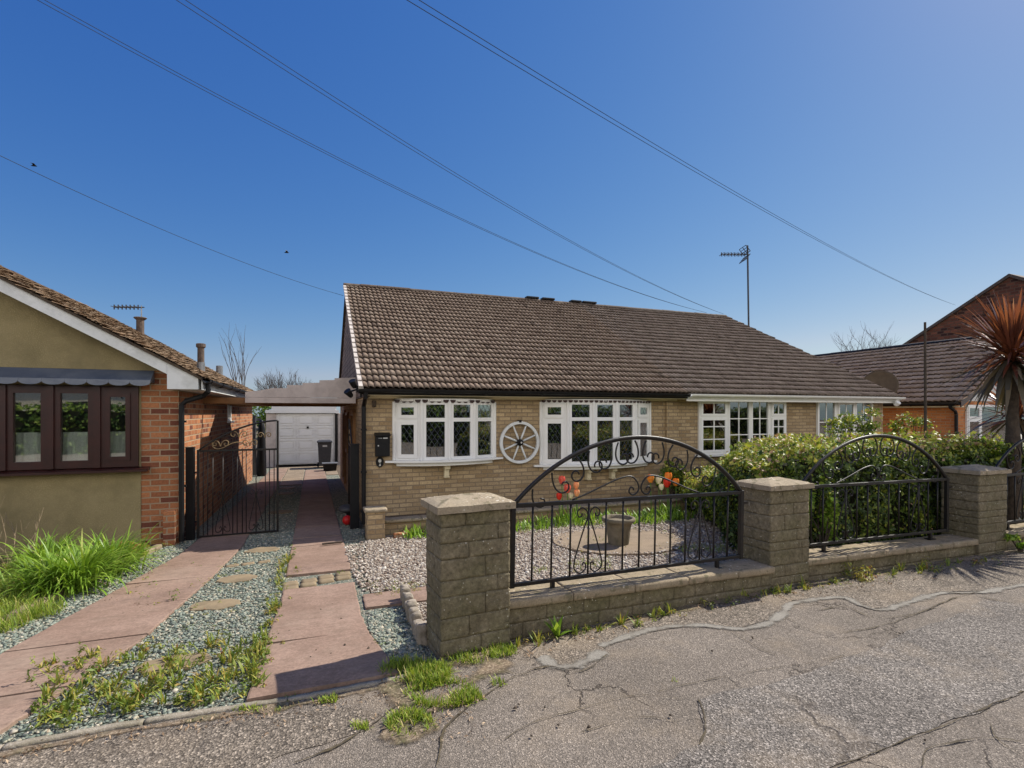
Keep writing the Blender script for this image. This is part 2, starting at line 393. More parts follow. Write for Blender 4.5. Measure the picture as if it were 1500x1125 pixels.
def ragged(m, scale, soft):
    """break up the borders of a thin repair or crack so it frays into the surface below"""
    t = m.node_tree; out = [q for q in t.nodes if q.type == 'OUTPUT_MATERIAL'][0]; src = out.inputs[0].links[0].from_socket
    N = lambda typ, **kw: t.nodes.new(typ)
    at_ = N('ShaderNodeAttribute'); at_.attribute_name = 'edge'; tc = N('ShaderNodeTexCoord'); nz = N('ShaderNodeTexNoise'); nz.inputs['Scale'].default_value = scale; nz.inputs['Detail'].default_value = 6; nz.inputs['Roughness'].default_value = .7
    t.links.new(tc.outputs['Object'], nz.inputs['Vector'])
    su = N('ShaderNodeMath'); su.operation = 'SUBTRACT'; t.links.new(at_.outputs['Fac'], su.inputs[0]); t.links.new(nz.outputs['Fac'], su.inputs[1])
    n2 = N('ShaderNodeTexNoise'); n2.inputs['Scale'].default_value = 3.5; n2.inputs['Detail'].default_value = 3; t.links.new(tc.outputs['Object'], n2.inputs['Vector'])
    s2 = N('ShaderNodeMath'); s2.operation = 'MULTIPLY_ADD'; s2.inputs[1].default_value = -1.3; s2.inputs[2].default_value = .55; t.links.new(n2.outputs['Fac'], s2.inputs[0]); s3 = N('ShaderNodeMath'); t.links.new(su.outputs[0], s3.inputs[0]); t.links.new(s2.outputs[0], s3.inputs[1]); su = s3
    mr = N('ShaderNodeMapRange'); mr.inputs['From Min'].default_value = -soft; mr.inputs['From Max'].default_value = soft; t.links.new(su.outputs[0], mr.inputs['Value'])
    tr = N('ShaderNodeBsdfTransparent'); mx = N('ShaderNodeMixShader'); t.links.new(mr.outputs[0], mx.inputs[0]); t.links.new(tr.outputs[0], mx.inputs[1]); t.links.new(src, mx.inputs[2]); t.links.new(mx.outputs[0], out.inputs[0])
ragged(MAT['cement'], 30., .22); ragged(MAT['verge_dirt'], 14., .2); ragged(MAT['crack'], 40., .12)

def gravel_base(name, stops, scale):
    k = NT(name); o = k.ob()
    v = k.n('ShaderNodeTexVoronoi', {'Vector': o, 'Scale': scale, 'Randomness': 1.})
    t = k.n('ShaderNodeSeparateColor', {0: v.outputs['Color']}).outputs[0]
    col = k.ramp(t, stops)
    e = k.n('ShaderNodeTexVoronoi', {'Vector': o, 'Scale': scale, 'Randomness': 1.}, feature='DISTANCE_TO_EDGE').outputs['Distance']
    col = k.mix(k.ramp(e, [(.02, .75), (.10, 0.)]), col, (.05, .042, .035))
    k.pbr(col, .9, k.bump(e, 1., .02), 0, .2); return k.m
SL = [(0., (.075, .088, .07)), (.3, (.165, .20, .165)), (.6, (.25, .275, .225)), (.82, (.36, .325, .235)), (1., (.60, .55, .45))]
GR = [(0., (.13, .085, .065)), (.3, (.26, .20, .155)), (.55, (.37, .31, .25)), (.8, (.50, .45, .385)), (1., (.72, .68, .60))]
MAT['slate_base'] = gravel_base('slate_chip_bed', SL, 60.); MAT['gravel_base'] = gravel_base('garden_gravel_bed', GR, 55.)
MAT['slate'] = toned('slate_chips', SL, .85, .3, 90.); MAT['gravel'] = toned('gravel_stones', GR, .85, .3, 90.)

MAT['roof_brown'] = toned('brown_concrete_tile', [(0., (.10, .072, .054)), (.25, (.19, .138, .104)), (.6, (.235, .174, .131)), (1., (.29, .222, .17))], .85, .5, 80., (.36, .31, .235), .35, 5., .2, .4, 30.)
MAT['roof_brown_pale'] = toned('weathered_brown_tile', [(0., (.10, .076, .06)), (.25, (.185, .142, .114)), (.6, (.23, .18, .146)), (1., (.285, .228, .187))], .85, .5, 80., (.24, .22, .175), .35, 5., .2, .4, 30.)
MAT['roof_orange'] = toned('mossy_orange_tile', [(0., (.085, .055, .036)), (.35, (.20, .13, .082)), (.7, (.27, .185, .12)), (1., (.38, .29, .21))], .9, .6, 60., (.27, .22, .15), .6, 7., .15, .5, 20.)
MAT['roof_pink'] = toned('pinkish_brown_tile', [(0., (.12, .08, .055)), (.3, (.32, .225, .155)), (.6, (.38, .275, .195)), (1., (.44, .33, .245))], .85, .4, 80., (.30, .25, .21), .3, 5., .2, .3, 30.)
MAT['verge'] = speck('pale_verge_mortar', (.58, .53, .48), (.46, .41, .37), 9, .85, .4, 60)

# foliage
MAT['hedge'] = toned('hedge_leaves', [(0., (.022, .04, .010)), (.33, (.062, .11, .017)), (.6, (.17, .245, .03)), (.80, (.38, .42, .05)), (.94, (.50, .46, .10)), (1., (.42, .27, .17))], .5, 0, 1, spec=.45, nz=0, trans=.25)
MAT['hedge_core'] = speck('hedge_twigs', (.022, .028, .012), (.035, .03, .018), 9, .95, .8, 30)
MAT['lily'] = toned('daylily_blades', [(0., (.075, .15, .018)), (.5, (.19, .33, .032)), (.85, (.32, .45, .06)), (1., (.50, .50, .16))], .45, 0, 1, spec=.45, nz=0, trans=.3)
MAT['grass'] = toned('grass_blades', [(0., (.09, .15, .018)), (.45, (.21, .31, .032)), (.72, (.34, .40, .055)), (.84, (.46, .40, .15)), (1., (.54, .42, .22))], .55, 0, 1, spec=.3, nz=0, trans=.3)
MAT['weed'] = toned('weed_leaves', [(0., (.07, .11, .018)), (.35, (.15, .22, .03)), (.6, (.26, .28, .045)), (.8, (.40, .33, .06)), (.9, (.30, .20, .08)), (1., (.30, .075, .05))], .55, 0, 1, spec=.35, nz=0, trans=.25)
MAT['litter'] = toned('dry_leaf_litter', [(0., (.12, .075, .045)), (.5, (.30, .20, .12)), (1., (.55, .43, .30))], .8, 0, 1, nz=0)
MAT['rust_leaf'] = toned('rusty_leaves', [(0., (.10, .13, .02)), (.35, (.22, .24, .04)), (.6, (.36, .20, .06)), (1., (.36, .13, .06))], .6, 0, 1, nz=0, trans=.2)
MAT['cord_up'] = toned('red_brown_sword_leaves', [(0., (.06, .022, .016)), (.45, (.16, .052, .03)), (.8, (.30, .10, .05)), (1., (.44, .22, .13))], .32, 0, 1, spec=.6, nz=0, trans=.25)
MAT['cord_dead'] = toned('faded_drooping_leaves', [(0., (.055, .05, .04)), (.5, (.12, .105, .075)), (.85, (.20, .15, .08)), (1., (.30, .15, .05))], .5, 0, 1, spec=.4, nz=0, trans=.1)
MAT['bark'] = speck('bark', (.10, .075, .055), (.06, .046, .035), 14, .95, .8, 40, bdist=.02)
MAT['bare'] = speck('bare_branches', (.115, .095, .085), (.075, .062, .055), 6, .9, 0, 1)
MAT['far_leaf'] = toned('street_tree_leaves', [(0., (.03, .06, .012)), (.5, (.08, .14, .02)), (1., (.2, .26, .04))], .6, 0, 1, nz=0, trans=.2)
MAT['stem'] = speck('green_stem', (.08, .16, .03), (.11, .20, .04), 10, .6, 0, 1)
for nm, c, d in (('red', (.62, .02, .015), (.70, .05, .02)), ('pink_red', (.66, .07, .05), (.72, .16, .10)), ('orange', (.78, .20, .02), (.82, .32, .05)), ('peach', (.80, .30, .12), (.82, .42, .2)), ('cream_petal', (.80, .76, .45), (.86, .82, .62))):
    MAT['petal_'+nm] = speck('petal_'+nm, c, d, 30, .5, 0, 1)
MAT['red_plastic'] = speck('red_plastic', (.45, .012, .012), (.5, .02, .02), 8, .4, 0, 1)
MAT['letter'] = speck('pale_print', (.55, .55, .52), (.45, .45, .43), 40, .6, 0, 1)
MAT['dish'] = speck('brown_mesh_dish', (.10, .07, .04), (.08, .055, .03), 8, .6, .1, 90)

def glass(name, tint, base):
    k = NT(name)
    fr = k.n('ShaderNodeFresnel', {'IOR': 1.5}).outputs[0]
    f = k.math('ADD', k.math('MULTIPLY', fr, .9), base, True)
    g = k.n('ShaderNodeBsdfGlossy', {'Color': (1, 1, 1, 1), 'Roughness': .015, 'Normal': k.bump(k.noise(k.ob(), 2.2, 1), .05, .02)})
    t = k.n('ShaderNodeBsdfTransparent', {'Color': (*tint, 1)})
    return k.surf(k.n('ShaderNodeMixShader', {0: f, 1: t.outputs[0], 2: g.outputs[0]}).outputs[0])
MAT['glass'] = glass('window_glass', (.62, .66, .64), .20)
MAT['glass_neat'] = glass('window_glass_clear', (.96, .99, .97), .22)

# ---------------------------------------------------------------- sky, sun, camera
SUN_AZ, SUN_EL = math.radians(12.), math.radians(46.)      # azimuth from +X towards +Y
sd = V3((math.cos(SUN_EL)*math.cos(SUN_AZ), math.cos(SUN_EL)*math.sin(SUN_AZ), math.sin(SUN_EL)))
w = bpy.data.worlds.new('World'); sc.world = w; w.use_nodes = True
nt = w.node_tree; nt.nodes.clear()
sk = nt.nodes.new('ShaderNodeTexSky'); sk.sky_type = 'NISHITA'; sk.sun_disc = False
sk.sun_elevation = SUN_EL; sk.sun_rotation = PI/2-SUN_AZ
sk.altitude = 0; sk.air_density = 1.0; sk.dust_density = .35; sk.ozone_density = 4.5
bg = nt.nodes.new('ShaderNodeBackground'); bg.inputs[1].default_value = .11
wo = nt.nodes.new('ShaderNodeOutputWorld')
# deep polarised blue of the photograph: each channel of the sky gets its own contrast
sp_ = nt.nodes.new('ShaderNodeSeparateColor'); cb_ = nt.nodes.new('ShaderNodeCombineColor'); nt.links.new(sk.outputs[0], sp_.inputs[0])
SKYGAIN = 4.0
CH_ = []
for i_, (kk, pw) in enumerate(((.66, 1.55), (.49, 1.04), (.56, .50))):
    m1 = nt.nodes.new('ShaderNodeMath'); m1.operation = 'MULTIPLY'; m1.inputs[1].default_value = .166; nt.links.new(sp_.outputs[i_], m1.inputs[0])
    m2 = nt.nodes.new('ShaderNodeMath'); m2.operation = 'POWER'; m2.inputs[1].default_value = pw; nt.links.new(m1.outputs[0], m2.inputs[0])
    m3 = nt.nodes.new('ShaderNodeMath'); m3.operation = 'MULTIPLY'; m3.inputs[1].default_value = kk*SKYGAIN; nt.links.new(m2.outputs[0], m3.inputs[0])
    CH_.append(m3)
m4 = nt.nodes.new('ShaderNodeMath'); m4.operation = 'MULTIPLY'; m4.inputs[1].default_value = .80; nt.links.new(CH_[1].outputs[0], m4.inputs[0])
m5 = nt.nodes.new('ShaderNodeMath'); m5.operation = 'MINIMUM'; nt.links.new(CH_[0].outputs[0], m5.inputs[0]); nt.links.new(m4.outputs[0], m5.inputs[1])
for i_, q_ in enumerate((m5, CH_[1], CH_[2])): nt.links.new(q_.outputs[0], cb_.inputs[i_])
# bright cloud bank added unseen behind the camera, to fill the shaded house fronts
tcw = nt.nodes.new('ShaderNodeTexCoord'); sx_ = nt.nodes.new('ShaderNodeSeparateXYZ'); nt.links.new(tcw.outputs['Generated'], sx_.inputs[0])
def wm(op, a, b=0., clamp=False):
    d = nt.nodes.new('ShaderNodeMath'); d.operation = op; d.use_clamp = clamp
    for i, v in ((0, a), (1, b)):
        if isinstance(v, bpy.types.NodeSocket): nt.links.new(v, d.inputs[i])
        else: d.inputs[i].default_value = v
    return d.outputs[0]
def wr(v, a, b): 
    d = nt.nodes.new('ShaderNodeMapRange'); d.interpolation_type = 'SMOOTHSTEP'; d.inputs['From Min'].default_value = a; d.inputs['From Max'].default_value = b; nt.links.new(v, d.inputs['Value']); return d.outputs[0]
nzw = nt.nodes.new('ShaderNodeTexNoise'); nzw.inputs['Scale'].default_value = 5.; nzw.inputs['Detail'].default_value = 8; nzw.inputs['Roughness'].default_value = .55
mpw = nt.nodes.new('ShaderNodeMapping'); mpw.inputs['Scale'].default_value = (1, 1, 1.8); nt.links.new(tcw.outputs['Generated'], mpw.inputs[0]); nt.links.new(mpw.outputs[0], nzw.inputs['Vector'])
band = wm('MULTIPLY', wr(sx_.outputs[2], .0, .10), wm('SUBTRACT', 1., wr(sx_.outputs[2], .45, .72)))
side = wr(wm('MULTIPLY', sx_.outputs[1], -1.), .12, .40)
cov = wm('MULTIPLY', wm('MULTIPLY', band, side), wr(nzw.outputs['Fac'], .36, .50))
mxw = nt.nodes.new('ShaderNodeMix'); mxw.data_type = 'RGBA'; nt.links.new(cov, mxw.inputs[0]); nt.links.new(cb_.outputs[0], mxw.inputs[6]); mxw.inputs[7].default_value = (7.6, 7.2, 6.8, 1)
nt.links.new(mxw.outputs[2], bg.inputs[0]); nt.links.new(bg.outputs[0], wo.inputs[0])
sl = bpy.data.lights.new('sun', 'SUN'); sl.energy = 2.7; sl.angle = math.radians(.53); sl.color = (1., .94, .84)
so = bpy.data.objects.new('sun', sl); C.objects.link(so); so.rotation_euler = sd.to_track_quat('Z', 'Y').to_euler()
cam = bpy.data.cameras.new('camera'); co = bpy.data.objects.new('camera', cam); C.objects.link(co)
cam.sensor_width = 36; cam.lens = 760/1500*36; cam.shift_y = (604-562.5)/1500; cam.clip_start = .05; cam.clip_end = 2000
co.location = (0, 0, CAMZ); co.rotation_euler = (PI/2, 0, -YAW); sc.camera = co
sc.view_settings.view_transform = 'Standard'; sc.view_settings.look = 'None'; sc.view_settings.gamma = 1; sc.view_settings.exposure = 1.3

# ---------------------------------------------------------------- ground sheets
def clip_y(poly, y, keep_below):
    out = []; n = len(poly)
    for i in range(n):
        a, b = poly[i], poly[(i+1) % n]
        ia = a[1] <= y if keep_below else a[1] >= y; ib = b[1] <= y if keep_below else b[1] >= y
        if ia: out.append(a)
        if ia != ib:
            t = (y-a[1])/(b[1]-a[1]); out.append((a[0]+(b[0]-a[0])*t, y))
    return out
def sheet(name, poly, dz, m, thick=.0, parent=None, kind='structure', mb=None):
    own = mb is None
    if own: mb = MB()
    lo = -1e5
    for brk in [3.5, 8, 10, 21, 1e5]:
        p = clip_y(clip_y(poly, lo, False), brk, True)
        lo = brk
        q = []
        for a in p:
            if not q or math.hypot(a[0]-q[-1][0], a[1]-q[-1][1]) > 1e-5: q.append(a)
        if len(q) > 2 and math.hypot(q[0][0]-q[-1][0], q[0][1]-q[-1][1]) < 1e-5: q.pop()
        if len(q) < 3: continue
        if sum(q[i][0]*q[(i+1) % len(q)][1]-q[(i+1) % len(q)][0]*q[i][1] for i in range(len(q))) < 0: q = q[::-1]
        top = [(x, y, gz(y)+dz) for x, y in q]
        if thick:
            n = len(q); bot = [(x, y, z-thick) for x, y, z in top]
            mb.add(top+bot, [tuple(range(n)), tuple(range(n, 2*n))[::-1]]+[(n+i, n+(i+1) % n, (i+1) % n, i) for i in range(n)])
        else: mb.face(top)
    if own:
        o = mb.build(name, m, parent); tag(o, kind=kind); return o
def px_poly(pts): return [tuple(ground(*p)[:2]) for p in pts]
def rough_line(pts, step=.05, amp=.015, seed=0, closed=False):
    out = []; n = len(pts)
    for i in range(n if closed else n-1):
        a, b = V3((*pts[i], 0)), V3((*pts[(i+1) % n], 0)); k = max(1, int((b-a).length/step))
        for j in range(k):
            p = a+(b-a)*(j/k); d = noise.noise_vector(p*7+V3((seed, 0, 0)))*amp+noise.noise_vector(p*23+V3((seed, 0, 0)))*amp*.5
            out.append((p.x+d.x, p.y+d.y))
    if not closed: out.append(pts[-1])
    return out
def inside(poly, x, y):
    """vectorised point-in-polygon"""
    r = np.zeros(len(x), bool); n = len(poly)
    for i in range(n):
        (x1, y1), (x2, y2) = poly[i], poly[(i+1) % n]
        if y1 == y2: continue
        r ^= ((y1 > y) != (y2 > y)) & (x < (x2-x1)*(y-y1)/(y2-y1)+x1)
    return r
gzv = np.vectorize(gz)

sheet('ground', [(-90, -60), (120, -60), (120, 140), (-90, 140)], -.06, MAT['soil'])
WALL_F = [(.80, 3.50), (1.33, 3.58), (4.11, 3.80), (30, 3.80)]
sheet('pavement', [(-60, -30), (60, -30), (60, 3.83), (4.11, 3.83), (1.33, 3.62), (.62, 3.52), (.60, 3.345), (-60, 3.345)], 0, MAT['asphalt'])
coarse = px_poly([(1500, 884), (1440, 880), (1395, 905), (1330, 925), (1290, 950), (1240, 962), (1190, 985), (1120, 1005), (1060, 1014), (1022, 1026), (1030, 1060), (1026, 1090), (985, 1112), (930, 1140), (900, 1200), (1060, 1200), (1215, 1128), (1310, 1092), (1400, 1056), (1500, 1014)])
coarse = coarse[:-1]+[coarse[-1], (6.4, 2.05), (12, 2.4), (12, 3.3), (7, 2.95)]
sheet('asphalt_patch', rough_line(coarse, .05, .018, 3, True), .005, MAT['asphalt_coarse'])
left_a = px_poly([(-260, 1150), (0, 1112), (210, 1074), (420, 1046), (520, 1036), (560, 1048), (540, 1068), (470, 1092), (400, 1112), (300, 1200), (-300, 1300)])
sheet('asphalt_patch', rough_line(left_a, .05, .015, 9, True), .004, MAT['asphalt_left'])
near = px_poly([(780, 962), (860, 930), (1000, 893), (1120, 868), (1290, 842), (1420, 822), (1500, 806), (1600, 800), (1600, 845), (1500, 858), (1440, 866), (1370, 868), (1300, 890), (1272, 893), (1235, 874), (1160, 880), (1140, 905), (1085, 920), (1020, 916), (950, 926), (890, 944), (880, 962), (830, 978), (800, 975)])
sheet('asphalt_patch', rough_line(near, .05, .012, 21, True), .006, MAT['asphalt_left'])
# cement fillet run along the wavy edge of that patch
def ribbon(mb, pts, wid, dz, seed=0, jit=.4):
    pts = rough_line(catmull(pts, 8), .012, .009, seed); n = len(pts); L = []; R = []; Cc = []
    for i, (x, y) in enumerate(pts):
        a, b = pts[max(i-1, 0)], pts[min(i+1, n-1)]
        d = math.hypot(b[0]-a[0], b[1]-a[1]) or 1; nx, ny = -(b[1]-a[1])/d, (b[0]-a[0])/d
        w2 = wid*.5*(1+jit*noise.noise(V3((x*6+seed, y*6, 0)))*1.6)
        if i in (0, n-1): w2 *= .2
        L.append((x+nx*w2, y+ny*w2, gz(y)+dz)); Cc.append((x, y, gz(y)+dz)); R.append((x-nx*w2, y-ny*w2, gz(y)+dz))
    mb.add(L+Cc+R, [(n+i, n+i+1, i+1, i) for i in range(n-1)]+[(2*n+i, 2*n+i+1, n+i+1, n+i) for i in range(n-1)])
    mb.edge = getattr(mb, 'edge', [])+[0.]*n+[1.]*n+[0.]*n
def ribbon_build(mb, name, m):
    o = mb.build(name, m); a = o.data.attributes.new('edge', 'FLOAT', 'POINT'); a.data.foreach_set('value', mb.edge); return tag(o, kind='structure')
mb = MB()
ribbon(mb, px_poly([(792, 962), (815, 978), (850, 974), (886, 955)]), .19, .0078, 2)
ribbon(mb, px_poly([(880, 948), (950, 924), (1020, 917), (1085, 922), (1125, 914), (1150, 897), (1160, 884), (1232, 876), (1262, 888), (1300, 893), (1372, 871), (1440, 868), (1500, 858), (1600, 848)]), .135, .0078, 5)
ribbon_build(mb, 'cement_repair', MAT['cement'])
mb = MB()
for i, (pts, wd) in enumerate([
        ([(640, 1125), (650, 1075), (665, 1055), (740, 1000), (800, 978), (850, 985), (890, 960)], .016), ([(720, 972), (760, 990), (800, 978)], .010),
        ([(960, 1015), (1022, 1000), (1100, 985), (1170, 975), (1240, 962)], .008), ([(1022, 1026), (1034, 1062), (1024, 1094)], .014),
        ([(1150, 905), (1200, 928), (1250, 925), (1300, 915), (1372, 890)], .010), ([(1200, 895), (1240, 890), (1280, 905), (1340, 900), (1395, 878), (1440, 866)], .014),
        ([(1380, 868), (1420, 872), (1460, 880), (1492, 886)], .018), ([(1070, 925), (1110, 950), (1140, 962)], .008), ([(1000, 1026), (930, 1020), (850, 1040), (780, 1060), (740, 1085)], .007),
        ([(1350, 1125), (1360, 1100), (1400, 1088), (1450, 1083), (1500, 1088)], .010), ([(1450, 1062), (1460, 1083), (1500, 1110)], .010),
        ([(430, 1120), (500, 1092), (560, 1052), (610, 1010)], .022), ([(850, 1075), (930, 1052), (1000, 1060)], .006), ([(1220, 1128), (1310, 1092), (1400, 1056), (1500, 1014)], .012)]):
    ribbon(mb, px_poly(pts), wd*1.35, .0092, 30+i, .9)
ribbon_build(mb, 'pavement_crack', MAT['crack'])

mb = MB()
ribbon(mb, [(-5, 3.33), (-3.2, 3.325), (-1.47, 3.30), (-.87, 3.31), (-.147, 3.265), (.40, 3.275), (.66, 3.32)], .14, .0066, 61, .9)
ribbon(mb, [(.62, 3.42), (.95, 3.44), (1.33, 3.53), (2.7, 3.64), (4.1, 3.74), (4.7, 3.74), (6.0, 3.76), (7.4, 3.75), (9.5, 3.74)], .24, .0098, 67, .8)
ribbon(mb, px_poly([(560, 1000), (600, 1030), (640, 1040), (690, 1000), (740, 968)]), .26, .0108, 71, .8)
ribbon(mb, px_poly([(560, 1070), (600, 1078), (640, 1062)]), .22, .0112, 73, .8)
ribbon_build(mb, 'verge_dirt', MAT['verge_dirt'])
# drive
sheet('driveway', [(-2.9, 3.37), (.60, 3.37), (.80, 3.52), (.80, 4.9), (.52, 5.2), (.52, 6.2), (.70, 8.0), (.80, 9), (.80, 22.6), (-2.0, 22.6), (-1.86, 8.8), (-2.26, 7), (-2.5, 5.4)], -.012, MAT['slate_base'])
mb = MB()
ed = [(-6, 3.40), (-3.2, 3.37), (-1.47, 3.352), (-.87, 3.36), (-.147, 3.31), (.40, 3.318), (.62, 3.34)]
for i, (a, b) in enumerate(zip(ed, ed[1:])):
    k = max(1, int((b[0]-a[0])/.9))
    for j in range(k):
        x0, x1 = a[0]+(b[0]-a[0])*j/k, a[0]+(b[0]-a[0])*(j+1)/k; y0, y1 = a[1]+(b[1]-a[1])*j/k, a[1]+(b[1]-a[1])*(j+1)/k
        mb.M = Matrix.Translation((x0, y0, 0)) @ Matrix.Rotation(math.atan2(y1-y0, x1-x0), 4, 'Z')
        mb.rough(.002, math.hypot(x1-x0, y1-y0)-.003, 0, .046, -.06, .014, .02, .005, 11, .005, i*3+j)
mb.M = None
tag(mb.build('kerb', MAT['kerb'], smooth=True), kind='structure')
def slabs(mb, left, right, ys, dz):
    """poured slabs between two edge lines (lists of (x, y)), cut at ys with open joints"""
    def xa(line, y):
        for (x0, y0), (x1, y1) in zip(line, line[1:]):
            if y <= y1: return x0+(x1-x0)*(y-y0)/(y1-y0)
        return line[-1][0]
    for i, (a, b) in enumerate(zip(ys, ys[1:])):
        g = .006; t = [random.uniform(-.006, .006) for _ in range(4)]
        N = 10; yb = sorted({a+g, b-g}|{y for y in [3.5, 8, 10, 21]+[q[1] for q in left+right] if a+g < y < b-g}|{a+g+(b-a-2*g)*j/N for j in range(N+1)})
        n = len(yb); j1 = [random.uniform(-.006, .006) for _ in range(n)]; j2 = [random.uniform(-.006, .006) for _ in range(n)]
        P = []
        for q, y in enumerate(yb):
            s = (y-a)/(b-a); zl = gz(y)+dz+t[0]*(1-s)+t[1]*s; zr = gz(y)+dz+t[2]*(1-s)+t[3]*s
            xl, xr = xa(left, y)+j1[q], xa(right, y)+j2[q]
            P += [(xl, y, zl-.004), (xl+.012, y, zl), (xr-.012, y, zr), (xr, y, zr-.004), (xl, y, zl-.06), (xr, y, zr-.06)]
        F = []
        for q in range(n-1):
            o, e = q*6, q*6+6
            F += [(o, o+1, e+1, e), (o+1, o+2, e+2, e+1), (o+2, o+3, e+3, e+2), (o+4, o, e, e+4), (o+3, o+5, e+5, e+3)]
        F += [(4, 5, 3, 2, 1, 0), ((n-1)*6, (n-1)*6+1, (n-1)*6+2, (n-1)*6+3, (n-1)*6+5, (n-1)*6+4)]
        mb.add(P, F)
gy = lambda px, py: ground(px, py).y
mb = MB()
LL = [(-2.62, 3.40), (-2.12, 4.83), (-1.68, 7.96), (-1.60, 9.5), (-1.55, 22)]; LR = [(-1.60, 3.40), (-1.24, 4.72), (-1.05, 6.6), (-.955, 8.28), (-.95, 22)]
slabs(mb, LL, LR, [3.40, 4.02, 4.85, 5.75, 6.6, 7.35, 8.15, 9.1, 10.1, 11.1, 12.2, 13.3, 14.4, 15.5, 16.7, 18, 19.3, 20.6, 22], .012)
tag(mb.build('concrete_path', MAT['pink'], smooth=False), kind='structure')
mb = MB()
RL = [(-.37, 3.40), (-.33, 4.4), (-.288, 5.37), (-.29, 8.), (-.30, 22)]; RR = [(.52, 3.40), (.40, 4.2), (.385, 4.6), (.40, 5.9), (.405, 7.7), (.37, 22)]
y5 = gy(450, 862)
slabs(mb, RL, RR, [3.40, gy(450, 937), gy(450, 885), y5], .012)
slabs(mb, RL, RR, [gy(450, 842), gy(450, 822), gy(460, 800), 8.45, 9.4, 10.4, 11.5, 12.6, 13.7, 14.8, 16, 17.3, 18.6, 19.9, 21.2], .012)
tag(mb.build('concrete_path', MAT['pink']), kind='structure')
mb = MB()
slabs(mb, [(.435, 4.80), (.445, 5.24)], [(1.35, 4.72), (1.35, 5.15)], [4.80, 5.24], .008)
tag(mb.build('concrete_path', MAT['pink']), kind='structure')
mb = MB()
slabs(mb, [(-1.5, 22.02), (-1.5, 22.5)], [(.8, 22.02), (.8, 22.5)], [22.02, 22.5], .01)
slabs(mb, [(-.93, 16.2), (-.93, 22.0)], [(-.33, 16.2), (-.33, 22.0)], [16.2, 18, 20, 22.0], .006)
slabs(mb, [(.40, 19), (.40, 22.0)], [(.8, 19), (.8, 22.0)], [19, 20.5, 22.0], .006)
tag(mb.build('concrete_path', MAT['pad']), kind='structure')
mb = MB()
for r in range(2):
    for i in range(4):
        x0 = -.30+i*.176+random.uniform(-.005, .005); y0 = y5+.02+r*.155+random.uniform(-.01, .01)+i*.06
        mb.M = Matrix.Translation((x0, y0, gz(y0))) @ Matrix.Rotation(.12+random.uniform(-.06, .06), 4, 'Z')
        mb.rough(0, .16, 0, .125, -.05, .006+random.uniform(0, .006), .03, .005, 12, .012, i+r*9)
for i in range(5):
    p = ground(282+i*24, 838-i*3.2); mb.M = Matrix.Translation((p.x, p.y, gz(p.y))) @ Matrix.Rotation(.2+random.uniform(-.1, .1), 4, 'Z'); mb.rough(0, .15, 0, .10, -.05, .004+random.uniform(0, .006), .03, .006, 12, .014, 40+i)
mb.M = None
tag(mb.build('brick_band', MAT['step_stone'], smooth=True), kind='structure')
sheet('gravel_bed', [(.53, 5.3), (.82, 5.27), (.82, 3.9), (9.5, 3.98), (9.5, 8.62), (.8, 8.62), (.73, 8.0), (.56, 6.3)], -.006, MAT['gravel_base'])
sheet('flower_bed', [(-9, 3.42), (-3.3, 3.42), (-2.74, 4.6), (-2.50, 5.55), (-2.32, 7.0), (-2.06, 8.85), (-9, 8.85)], .02, MAT['soil'])
# ---------------------------------------------------------------- building helpers
def wall_panel(mb, O, U, N, L, z0, z1, holes=(), th=.12, us=None):
    """wall in the plane O + U*u, outer face at N; holes are (u0, u1, z0, z1)"""
    O, U, N = V3(O), V3(U), V3(N)
    ux = sorted({0., L}|{h[0] for h in holes}|{h[1] for h in holes}); zx = sorted({z0, z1}|{h[2] for h in holes}|{h[3] for h in holes})
    flip = U.cross(V3((0, 0, 1))).dot(N) < 0
    def P(u, z, n): return tuple(O+U*u+N*n+V3((0, 0, z)))
    def solid(i, j):
        if i < 0 or j < 0 or i >= len(ux)-1 or j >= len(zx)-1: return False
        cu, cz = (ux[i]+ux[i+1])/2, (zx[j]+zx[j+1])/2
        return not any(h[0] < cu < h[1] and h[2] < cz < h[3] for h in holes)
    def q(a, b, c, d): mb.face([a, b, c, d] if not flip else [d, c, b, a])
    for i in range(len(ux)-1):
        for j in range(len(zx)-1):
            if not solid(i, j): continue
            a, b, c, d = ux[i], ux[i+1], zx[j], zx[j+1]
            q(P(a, c, 0), P(b, c, 0), P(b, d, 0), P(a, d, 0)); q(P(b, c, -th), P(a, c, -th), P(a, d, -th), P(b, d, -th))
            if not solid(i-1, j): q(P(a, c, -th), P(a, c, 0), P(a, d, 0), P(a, d, -th))
            if not solid(i+1, j): q(P(b, c, 0), P(b, c, -th), P(b, d, -th), P(b, d, 0))
            if not solid(i, j-1): q(P(a, c, -th), P(b, c, -th), P(b, c, 0), P(a, c, 0))
            if not solid(i, j+1): q(P(a, d, 0), P(b, d, 0), P(b, d, -th), P(a, d, -th))

